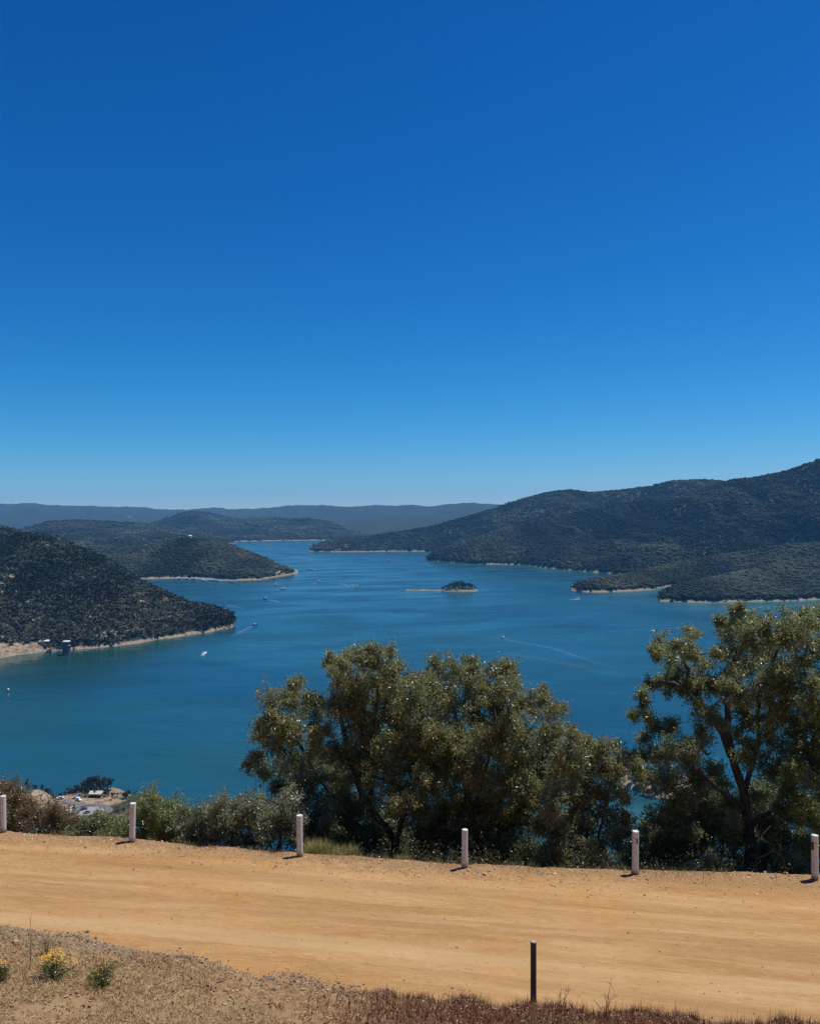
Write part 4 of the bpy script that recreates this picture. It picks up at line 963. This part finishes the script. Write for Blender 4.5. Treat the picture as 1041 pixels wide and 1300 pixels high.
plant('gum_tree', 'green gum tree cut off by the right edge behind the edge post', 'tree', None, 1062, 19.4,
    [((.13, .06), (1062, 1125, 0), (1060, 1060, 0), (1056, 980, 0), (1060, 900, 0), (1075, 830, 0)), ((.06, .02), (1060, 1030, 0), (1035, 985, .1), (1020, 940, .1), (1025, 900, .1)), ((.05, .02), (1060, 1070, 0), (1025, 1045, .1), (1000, 1020, .1))],
    [(1030, 885, 22), (1055, 870, 26), (1080, 850, 28), (1022, 915, 20), (1045, 920, 28), (1030, 955, 26), (1060, 960, 30), (1015, 985, 18), (1040, 1000, 28), (1000, 1020, 16), (1030, 1040, 26), (1060, 1040, 30), (1100, 900, 34), (1100, 970, 36), (1045, 1078, 26), (1020, 1075, 16)],
    G_GREEN+[(.18, .21, .05), (.15, .18, .045)], dens=1.0, depth=.9)

def shrub(label, px, top, bot, hw, D, pal, dens=1.0, size=.066, lobes=None):
    h = bot-top; cl = []
    n = lobes or max(5, int(hw*h/330)+3)
    for k in range(n*2):
        a = random.uniform(-1, 1); u = random.uniform(0, 1)
        r = random.uniform(.20, .30)*min(h, hw*1.6)
        y = top+r*.9+u*(h-r*1.2); env = math.sqrt(max(.05, 1-((bot-y)/h*1.0-.35)**2*1.2))
        x = px+a*(hw-r*.7)*env
        ytop = top+r*.9+(abs(x-px)/hw)**2*h*.45
        cl.append((x, max(y, ytop), r, random.uniform(-.6, .6)))
    limbs = [((.03, .01), (px, bot+14, 0), (px+random.uniform(-.3, .3)*hw, (top+bot)/2, 0), (px+random.uniform(-.6, .6)*hw, top+h*.3, random.uniform(-.3, .3))) for _ in range(4)]
    return plant('shrub', label, 'shrub', 'shrubs along the drop beside the road', px, D, limbs, cl, pal, size, dens, .15, trunkname='stems', crownname='foliage', leafm='shrubleaf', twig=26, sat=False, rk=1.2)
shrub('rusty brown bush behind the post at the left edge', 8, 982, 1062, 46, 21.5, G_BROWN, .95)
shrub('lower brown bush between the rusty bush and the car park view', 58, 1008, 1064, 40, 21.2, G_BROWN, .9)
shrub('low olive bush under the view of the car park', 112, 1028, 1068, 42, 20.7, G_MID, .9)
shrub('small green bush left of the post by the car park view', 148, 1034, 1070, 24, 20.6, G_GREEN, .9)
shrub('rounded glossy green bush right of the second white post', 205, 1002, 1076, 44, 20.6, G_GREEN, 1.0)
shrub('low dark bush between the glossy green and silvery bushes', 250, 1018, 1078, 32, 19.9, G_GREY+G_DARK, 1.0)
shrub('silvery grey bush with pale leaves left of the tussock post', 300, 1004, 1082, 40, 19.5, G_GREY, 1.0)
shrub('taller silvery bush under the left lobe of the big gum', 350, 985, 1085, 38, 19.5, G_GREY, 1.0)
shrub('dark bush behind the tussocks under the big gum', 405, 1030, 1086, 36, 20.4, G_DARK, 1.0)
shrub('dark bush between the stems of the two big gums', 560, 1036, 1100, 42, 21.4, G_DARK, 1.0)
shrub('shaded bush low behind the forked stems of the lobed gum', 500, 1034, 1104, 38, 23.0, G_DARK, 1.0)
shrub('shaded bush low behind the rounded gum stem', 610, 1034, 1108, 38, 23.0, G_DARK, 1.0)
shrub('shaded bush behind the tussocks, farther down the slope', 436, 1036, 1098, 36, 22.6, G_DARK, 1.0)
shrub('low dark bush at the foot of the lobed gum', 462, 1040, 1094, 30, 21.4, G_DARK, .9)
shrub('shaded bush right of the central post', 650, 1046, 1106, 40, 20.6, G_DARK, 1.0)
shrub('olive bush below the bushy young gum', 705, 1066, 1110, 30, 19.4, G_MID, 1.0)
shrub('dark undershrub right behind the slotted post', 815, 1040, 1112, 34, 20.8, G_DARK, 1.0)
shrub('deep shaded bush left of the tall gum trunk', 865, 1008, 1112, 40, 20.9, G_DARK, 1.0)
shrub('pale green low shrub at the road edge near the tall gum trunk', 906, 1082, 1112, 20, 18.9, G_GREY, .9, .06)
shrub('low shaded bush in front of the tall gum trunk on its left', 922, 1000, 1114, 30, 21.9, G_DARK, 1.0)
shrub('shaded bush behind the tall gum trunk on its right', 964, 985, 1114, 32, 22.0, G_DARK, 1.0)
shrub('dark bush right of the tall gum trunk', 992, 1012, 1114, 36, 20.6, G_DARK, 1.0)
shrub('yellow-green bush partly behind the tall gum trunk', 905, 985, 1060, 24, 22.5, [(.15, .18, .045), (.18, .19, .06)], .9)
shrub('small olive shrub at the foot of the edge post', 1010, 1072, 1115, 24, 19.2, G_MID, .9, .06)

def blades_mesh(base, n, h, lean, w, pal, seg=3):
    """base: (n,3) roots -> curved tapering blades"""
    az = RNG.uniform(0, 6.283, n); ln = RNG.uniform(.2, 1, n)*lean; hh = h*RNG.uniform(.5, 1.15, n)
    d = np.stack([np.cos(az), np.sin(az), 0*az], -1); sd = np.stack([-np.sin(az), np.cos(az), 0*az], -1)
    V = []
    for k in range(seg+1):
        t = k/seg
        c = base+d*(ln*hh*t**1.6)[:, None]; c[:, 2] += hh*t*(1-.25*ln*t)
        ww = w*(1-t*.9); V += [c-sd*ww/2, c+sd*ww/2]
    V = np.stack(V, 1); m = 2*(seg+1)
    f = [[2*k, 2*k+1, 2*k+3, 2*k+2] for k in range(seg)]
    Fc = (np.array(f)[None]+(np.arange(n)*m)[:, None, None]).reshape(-1, 4)
    c = np.array(pal)[RNG.integers(0, len(pal), n)]*RNG.uniform(.7, 1.3, (n, 1))
    return V.reshape(-1, 3), Fc, np.repeat(c, m, 0)
def undergrowth():
    n = 2000
    px = RNG.uniform(-160, 1200, n); D = De(px)+.55+RNG.random(n)**1.3*2.6; x = (px-CX)/F*D; z = Gz(x, D)
    hh = RNG.uniform(.18, .75, n)*(.6+.8*vn(x*.9, D*.9, 91))*np.clip((D-De(px))/.7, .35, 1)
    A = np.stack([x, D, z], -1); B = A+np.stack([RNG.normal(0, .18, n), RNG.normal(0, .15, n), hh], -1)
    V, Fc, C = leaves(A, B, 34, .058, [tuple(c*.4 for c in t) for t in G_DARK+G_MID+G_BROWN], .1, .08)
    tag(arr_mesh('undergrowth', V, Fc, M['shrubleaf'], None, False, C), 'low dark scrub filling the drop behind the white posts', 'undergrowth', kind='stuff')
    m = 11000; px = RNG.uniform(-160, 1200, m); D = De(px)+RNG.normal(.12, .26, m); x = (px-CX)/F*D; z = np.maximum(Gz(x, D), road_z(x, D))
    keep = vn(x*1.7, D*1.7, 93) > .5
    V, Fc, C = blades_mesh(np.stack([x, D, z-.01], -1)[keep], int(keep.sum()), .15, 1.0, .007, [(.24, .19, .09), (.17, .15, .07), (.12, .115, .05), (.28, .19, .10)])
    tag(arr_mesh('dry_grass', V, Fc, M['blade'], None, False, C), 'patchy dry grass along the far lip of the dirt road', 'grass', kind='stuff')
STRAW = [(.30, .24, .10), (.24, .20, .085), (.36, .29, .14), (.18, .17, .07)]
undergrowth()
def tussock(label, px, bot, D, hw, h, n, pal):
    x = (px-CX)/F*D; z = max(float(Gz(x, D)), float(road_z(np.array(x), np.array(D))) if D < Ef(np.array(x)) else -99)
    z = min(z, -(bot-CY)/F*D) if D > 18.8 else z
    r = hw/F*D; a = RNG.uniform(0, 6.283, n); q = np.sqrt(RNG.random(n))*r*.75
    o_ = empty('grass_tussock', (x, D, z)); tag(o_, label, 'tussock')
    V, Fc, C = blades_mesh(np.stack([np.cos(a)*q, np.sin(a)*q*.6, 0*a-.05], -1), n, h/F*D, .6, .012, pal)
    arr_mesh('blades', V, Fc, M['blade'], o_, False, C)
    s = n//6
    V, Fc, C = blades_mesh(np.stack([np.cos(a[:s])*q[:s], np.sin(a[:s])*q[:s]*.6, 0*a[:s]-.05], -1), s, h/F*D*1.2, .35, .008, STRAW)
    arr_mesh('seed_stalks', V, Fc, M['blade'], o_, False, C)
YEL = [(.33, .31, .115), (.26, .27, .09), (.42, .37, .15), (.20, .21, .08)]
tussock('pale yellow-green tussock just right of the third white post', 404, 1085, 18.62, 21, 27, 1500, YEL)
tussock('straw coloured tussock between the yellow-green tussock and the gum stem', 438, 1088, 18.52, 22, 23, 1400, YEL+STRAW)
tussock('small dry tussock at the foot of the lobed gum', 512, 1094, 18.3, 14, 18, 600, STRAW+YEL)
tussock('small yellow-green tussock under the bushy young gum', 708, 1106, 17.85, 14, 14, 500, YEL)
tussock('tiny olive tussock right of the one under the young gum', 734, 1108, 17.75, 9, 12, 300, YEL)
db = empty('dead_branch', (0, 0, 0)); tag(db, 'bleached dead branch lying under the tall gum by the road', 'branch')
D0 = 18.9
mb = MB()
for pts, r0 in (([(978, 1048), (966, 1062), (972, 1068), (980, 1073)], .014), ([(958, 1054), (964, 1064), (972, 1070)], .010), ([(959, 1090), (970, 1086), (982, 1080), (990, 1088)], .011), ([(862, 975), (868, 985), (874, 994)], .012)):
    c = crv([P(p, q, D0+random.uniform(-.1, .1)) for p, q in pts], 10); mb = MB(); mb.tube(c, np.linspace(r0, r0*.4, 10), 6); mb.build('limb', M['pale_bark'], db, True)


# ------------------------------------------------------------------ near bank: stones, litter, grasses, flowers
def on_bank(n, x0, x1, t0, t1, power=1.0):
    x = RNG.uniform(x0, x1, n); t = t0+(t1-t0)*RNG.random(n)**power
    y = En(x)-t; return x, y, bank_z(x, y)
def rocks(name, label, x, y, z, size, pal):
    n = len(x); s = size*RNG.lognormal(0, .45, n)
    V = IV[None]*(1+RNG.normal(0, .2, (n, 12, 1)))*(s[:, None, None]*RNG.uniform(.6, 1.2, (n, 1, 3)))
    V = V*np.array([1, 1, .65])
    V = V+np.stack([x, y, z+s*.12], -1)[:, None]
    Fc = (IF_[None]+(np.arange(n)*12)[:, None, None]).reshape(-1, 3)
    c = np.array(pal)[RNG.integers(0, len(pal), n)]*RNG.uniform(.7, 1.25, (n, 1))
    o = arr_mesh(name, V.reshape(-1, 3), Fc, M['stone'], None, False, np.repeat(c, 12, 0)); return tag(o, label, 'gravel', kind='stuff')
ST = [(.36, .22, .115), (.44, .29, .165), (.28, .17, .09), (.50, .38, .25), (.22, .13, .075), (.40, .31, .215)]
x, y, z = on_bank(15000, -9, 7.5, -.1, 4.2, 1.3)
rocks('gravel', 'loose brown gravel over the near bank', x, y, z, .010, ST[:3]+[(.40, .26, .14), (.33, .2, .105)])
x = RNG.uniform(-9.5, 1.0, 9000); x = x[vn(x*1.6, 0*x+5, 95)+.3*RNG.random(9000) > .62]; y = En(x)-RNG.normal(.16, .14, len(x)); rocks('gravel', 'grey and brown gravel heaped along the crest of the near bank', x, y, np.maximum(bank_z(x, y), road_z(x, y)), .012, [tuple(c*.75 for c in t) for t in ST]+[(.17, .15, .13), (.13, .11, .095)])
x = RNG.uniform(-11, 10, 5200); y = Ef(x)-np.abs(RNG.normal(.1, .5, 5200)); rocks('gravel', 'gravel strewn along the far edge of the dirt road', x, y, road_z(x, y), .011, ST[:4])
x = RNG.uniform(-11, 10, 1500); y = RNG.uniform(En(x), Ef(x)); rocks('gravel', 'small stones scattered over the dirt road', x, y, road_z(x, y), .0075, [(.36, .21, .09), (.27, .15, .065), (.5, .34, .18), (.18, .1, .05)])
def litter(label, n, x0, x1, t0, t1, size, pal, cat='leaf litter'):
    x, y, z = on_bank(n, x0, x1, t0, t1)
    c = np.stack([x, y, z+.012], -1)
    a = unit(n); a[:, 2] *= .35; a /= np.linalg.norm(a, axis=1)[:, None]; b = np.cross(a, unit(n)*[.4, .4, 1]); b /= np.linalg.norm(b, axis=1)[:, None]
    L = size*RNG.uniform(.5, 1.5, (n, 1)); up = np.array([0, 0, 1.])
    V = np.stack([c-a*L, c+b*L*.35+up*L*.25, c+a*L, c-b*L*.35+up*L*.2], 1).reshape(-1, 3)
    col = np.array(pal)[RNG.integers(0, len(pal), n)]*RNG.uniform(.7, 1.3, (n, 1))
    o = arr_mesh('leaf_litter', V, np.arange(4*n).reshape(-1, 4), M['blade'], None, False, np.repeat(col, 4, 0)); return tag(o, label, cat, kind='stuff')
litter('dry fallen leaves and bark over the near bank', 13000, -9, 7, .1, 4.2, .028, [(.34, .23, .13), (.40, .29, .17), (.22, .13, .07), (.43, .33, .21), (.16, .10, .06), (.30, .16, .09)])
x, y, z = on_bank(52000, -9, 4.0, .35, 4.6, .75)
k = (fbm(x*.8, y*.8, 3, 51) > -.15) & (RNG.random(len(x)) > 1.1*sstep((x+1.2)/2.2)*sstep((y-10.9)/.8)); x, y, z = x[k], y[k], z[k]
V, Fc, C = blades_mesh(np.stack([x, y, z-.01], -1), len(x), .105, 1.4, .010, [(.38, .25, .12), (.28, .18, .085), (.43, .31, .165), (.20, .13, .068), (.25, .205, .10)])
tag(arr_mesh('dry_grass', V, Fc, M['blade'], None, False, C), 'short dry straw grass over the near bank', 'grass', kind='stuff')
x, y, z = on_bank(17000, -1.6, 8.0, .04, 1.7, .8)
k = RNG.random(len(x)) < sstep((x+1.6)/1.6)*.85+.12; x, y, z = x[k], y[k], z[k]
RED = [(.13, .036, .020), (.095, .028, .017), (.17, .052, .028), (.055, .022, .015), (.19, .085, .045)]
V, Fc, C = blades_mesh(np.stack([x, y, z-.01], -1), len(x), .13, .9, .009, RED)
V2, F2, C2 = blades_mesh(np.stack([x, y, z-.01], -1)[::9], len(x[::9]), .24, .35, .006, RED+[(.24, .15, .09)])
tag(arr_mesh('red_weeds', np.concatenate([V, V2]), np.concatenate([Fc, F2+len(V)]), M['blade'], None, False, np.concatenate([C, C2])), 'dark reddish brown dried weeds at the foot of the slim brown post', 'weeds', kind='stuff')

x, y, z = on_bank(1500, -9, 6.5, .1, 4.4)
k = vn(x*1.2, y*1.2, 61) > .52; x, y, z = x[k], y[k], z[k]
V, Fc, C = blades_mesh(np.stack([x, y, z-.01], -1), len(x), .22, .5, .006, [(.34, .24, .13), (.24, .16, .085), (.42, .32, .18), (.15, .10, .06)])
tag(arr_mesh('straw_stalks', V, Fc, M['blade'], None, False, C), 'scattered thin straw stalks standing on the near bank', 'grass', kind='stuff')
def flower_plant(label, px, py_base, py_top, hw, nfl, flw, lab_dry=False):
    # stands on the near bank where the sight line through its foot meets the ground
    D = 14.4
    for _ in range(60):
        x = (px-CX)/F*D; D = .5*D+.5*(-float(bank_z(np.array(x), np.array(D)))*F/(py_base-CY))
    x = (px-CX)/F*D; z = float(bank_z(np.array(x), np.array(D)))
    h = (py_base-py_top)/F*D; r = hw/F*D
    root = empty('flowering_plant', (x, D, z)); tag(root, label, 'flower', 'yellow flowering weeds on the near bank')
    n = 46; a = RNG.uniform(0, 6.283, n); q = np.sqrt(RNG.random(n))*(.45+1.1*vn(a*1.1, 0*a+px, 97))
    tip = np.stack([np.cos(a)*q*r, np.sin(a)*q*r*.7, h*RNG.uniform(.62, 1.0, n)*(1-.12*q)], -1)
    st = MB()
    for k in range(n): st.tube(crv([tip[k]*[.12, .12, 0], tip[k]*[.5, .5, .55], tip[k]], 5), [.005, .004, .004, .003, .002], 4, False)
    st.build('stems', simple_stem, root)
    A = tip*[.55, .55, .08]; B = tip*[1, 1, .72]
    V, Fc, C = leaves(A, B, 13, .045, [(.24, .25, .085), (.19, .21, .07), (.28, .26, .11)], -.4, .02)
    arr_mesh('foliage', V, Fc, M['shrubleaf'], root, False, C)
    m = nfl; i = RNG.integers(0, n, m)
    c = tip[i]*[.95, .95, 1]+RNG.normal(0, .022, (m, 3)); c[:, 2] += .03+.10*h*RNG.random(m)
    u = unit(m); u[:, 2] *= .4; u /= np.linalg.norm(u, axis=1)[:, None]; w = np.cross(u, [0, 0, 1.])+unit(m)*.3; w /= np.linalg.norm(w, axis=1)[:, None]
    s = flw*RNG.uniform(.7, 1.3, (m, 1))
    ring = [c+s*(math.cos(t)*u+math.sin(t)*w)*(1 if k % 2 == 0 else .55) for k, t in enumerate(np.arange(8)*math.pi/4)]
    V = np.stack(ring, 1).reshape(-1, 3)
    col = np.repeat(np.array([(.80, .45, .012), (.72, .36, .01), (.85, .55, .03), (.55, .25, .02)])[RNG.integers(0, 4, m)], 8, 0)
    arr_mesh('blossoms', V, np.arange(8*m).reshape(-1, 8), M['petal'], root, False, col)
    return root
simple_stem = simple('green_stem', (.09, .10, .035), (.14, .13, .055), 9, .8, 0)
flower_plant('yellow flowering weed with the broadest heap of blooms', 68, 1245, 1211, 26, 330, .0105)
flower_plant('taller green weed with a few yellow blooms at its tip', 128, 1252, 1216, 17, 46, .0095)
flower_plant('small yellow flowering weed cut by the left edge', 3, 1245, 1222, 12, 60, .0095)
def twiggy(name, label, px, pyb, pyt, hw, n, m, cat, D0=None):
    D = D0 or 14.4
    if not D0:
        for _ in range(60):
            x = (px-CX)/F*D; D = .5*D+.5*(-float(bank_z(np.array(x), np.array(D)))*F/(pyb-CY))
    x = (px-CX)/F*D; z = float(bank_z(np.array(x), np.array(D))); h = (pyb-pyt)/F*D; r = hw/F*D
    root = empty(name, (x, D, z)); tag(root, label, cat)
    s = MB()
    for k in range(n):
        t = np.array([random.uniform(-1, 1)*r, random.uniform(-1, 1)*r*.5, h*random.uniform(.6, 1)]); mid = t*[.4, .4, .5]+RNG.normal(0, .03*h, 3)
        c = crv([[0, 0, -.03], mid, t], 7); s.tube(c, np.linspace(.005, .002, 7), 4, False)
        for q in range(4):
            b0 = c[random.randint(2, 5)]; s.tube([b0, b0+RNG.normal(0, .12*h, 3)+[0, 0, .12*h]], [.003, .0012], 3, False)
    s.build('twigs', m, root); return root
dry = simple('dry_stalk', (.17, .12, .07), (.26, .20, .13), 9, .9, 0); rdry = simple('red_twig', (.13, .065, .04), (.20, .11, .07), 9, .9, 0)
twiggy('dry_stalk', 'tall thin dry stalk standing above the yellow flowers', 38, 1232, 1163, 3, 2, dry, 'dry stalk')
twiggy('dry_weed', 'wispy grey dry weed behind the yellow flowers', 58, 1215, 1180, 26, 14, dry, 'dry weed')
twiggy('dead_twig', 'bare reddish twig branching in the weeds right of the brown post', 768, 1290, 1246, 26, 5, rdry, 'twig')
twiggy('dead_twig', 'short bare twig in the weeds close right of the brown post', 712, 1284, 1250, 14, 4, rdry, 'twig')
# dark stone under the flowers, and three larger stones on the bank
def stone(label, px, py, s, colr):
    D = 14.4
    for _ in range(60):
        x = (px-CX)/F*D; D = .5*D+.5*(-float(bank_z(np.array(x), np.array(D)))*F/(py-CY))
    x = (px-CX)/F*D
    v = np.concatenate([IV, *[[(IV[f[0]]+IV[f[1]]+IV[f[2]])/3*1.12] for f in IF_]]); fs = []
    for k, f in enumerate(IF_): fs += [[f[0], f[1], 12+k], [f[1], f[2], 12+k], [f[2], f[0], 12+k]]
    v = v*(1+RNG.normal(0, .12, (len(v), 1)))*np.array([1.3, .9, .55])*s
    o = arr_mesh('stone', v, np.array(fs), simple('stone_face', colr, tuple(c*1.6 for c in colr), 30, .9, .4, .01), None, False)
    o.location = (x, D, float(bank_z(np.array(x), np.array(D)))+s*.2); tag(o, label, 'stone')
stone('dark stone tucked under the broad yellow flowering weed', 50, 1246, .085, (.02, .018, .016))
stone('brown stone on the bank crest where it meets the road', 387, 1240, .07, (.12, .085, .055))
stone('small dark stone on the bank below the crest', 347, 1257, .04, (.05, .035, .025))
stone('pale stone on the bank left of the dry stalk', 20, 1196, .05, (.30, .22, .15))

# ------------------------------------------------------------------ haze
X0, X1, Y0, Y1, Z0, Z1 = -16000, 16000, -300, 17500, -H-22, 420
V = np.array([[x, y, z] for z in (Z0, Z1) for y in (Y0, Y1) for x in (X0, X1)], float)
hm = bpy.data.materials.new('air_haze'); hm.use_nodes = True; nt = hm.node_tree
nt.nodes.remove(nt.nodes['Principled BSDF'])
pv = nt.nodes.new('ShaderNodeVolumePrincipled'); pv.inputs['Color'].default_value = (.17, .56, 1, 1); pv.inputs['Density'].default_value = 3.7e-5
pv.inputs['Anisotropy'].default_value = 0.0
nt.links.new(pv.outputs[0], nt.nodes['Material Output'].inputs['Volume'])
hz = arr_mesh('haze', V, np.array([[0, 2, 3, 1], [4, 5, 7, 6], [0, 1, 5, 4], [2, 6, 7, 3], [0, 4, 6, 2], [1, 3, 7, 5]]), hm)
tag(hz, 'thin blue summer haze over the lake and hills', 'haze', kind='stuff')

# ------------------------------------------------------------------ camera, light, sky
cam = bpy.data.cameras.new('camera'); co = bpy.data.objects.new('camera', cam); COL.objects.link(co)
co.location = (0, 0, 0); co.rotation_euler = (R(90), 0, 0)
cam.sensor_fit = 'VERTICAL'; cam.sensor_height = 36; cam.lens = 36*F/1300.; cam.clip_start = .1; cam.clip_end = 60000
sc.camera = co
EL, AZ = R(70), R(65)
sd = Vector((math.cos(EL)*math.sin(AZ), math.cos(EL)*math.cos(AZ), math.sin(EL)))
su = bpy.data.lights.new('sun', 'SUN'); su.energy = 5.0; su.angle = R(.53); su.color = (1, .955, .88)
so = bpy.data.objects.new('sun', su); COL.objects.link(so); so.rotation_euler = sd.to_track_quat('Z', 'Y').to_euler()
w = bpy.data.worlds.new('World'); sc.world = w; w.use_nodes = True; nt = w.node_tree
sky = nt.nodes.new('ShaderNodeTexSky'); sky.sky_type = 'NISHITA'; sky.sun_disc = False
sky.sun_elevation = EL; sky.sun_rotation = AZ; sky.altitude = 300; sky.air_density = 1.0; sky.dust_density = 0.2; sky.ozone_density = 4.0
# the photograph's deep polarised blue: each channel of the physical sky gets its own contrast
tc = nt.nodes.new('ShaderNodeTexCoord'); sx3 = nt.nodes.new('ShaderNodeSeparateXYZ'); cx3 = nt.nodes.new('ShaderNodeCombineXYZ')
nt.links.new(tc.outputs['Generated'], sx3.inputs[0])
zc = math_(nt, 'MAXIMUM', sx3.outputs[2], 0.0); zl = math_(nt, 'ADD', math_(nt, 'MULTIPLY', zc, .965), .024)
nt.links.new(sx3.outputs[0], cx3.inputs[0]); nt.links.new(sx3.outputs[1], cx3.inputs[1]); nt.links.new(zl, cx3.inputs[2]); nt.links.new(cx3.outputs[0], sky.inputs[0])
sp3 = nt.nodes.new('ShaderNodeSeparateColor'); cm3 = nt.nodes.new('ShaderNodeCombineColor'); nt.links.new(sky.outputs[0], sp3.inputs[0])
def chan(out, p, k): return math_(nt, 'MULTIPLY', math_(nt, 'POWER', math_(nt, 'MULTIPLY', out, .1), p), k*10)
nt.links.new(chan(sp3.outputs[0], 3.1, 2.4), cm3.inputs[0]); nt.links.new(chan(sp3.outputs[1], 1.587, 1.08), cm3.inputs[1])
nt.links.new(chan(sp3.outputs[2], 1.227, 1.157), cm3.inputs[2])
bg = nt.nodes['Background']; bg.inputs['Strength'].default_value = .10
nt.links.new(cm3.outputs[0], bg.inputs['Color'])

sc.view_settings.view_transform = 'Standard'; sc.view_settings.look = 'None'; sc.view_settings.exposure = 0.0; sc.view_settings.gamma = 1.0
cy = sc.cycles if hasattr(sc, 'cycles') else None
sc.render.engine = 'CYCLES'
sc.cycles.max_bounces = 6; sc.cycles.diffuse_bounces = 3; sc.cycles.glossy_bounces = 2; sc.cycles.transmission_bounces = 3; sc.cycles.volume_bounces = 1; sc.cycles.transparent_max_bounces = 12
sc.cycles.use_denoising = True
sc.cycles.use_adaptive_sampling = True; sc.cycles.adaptive_threshold = .01
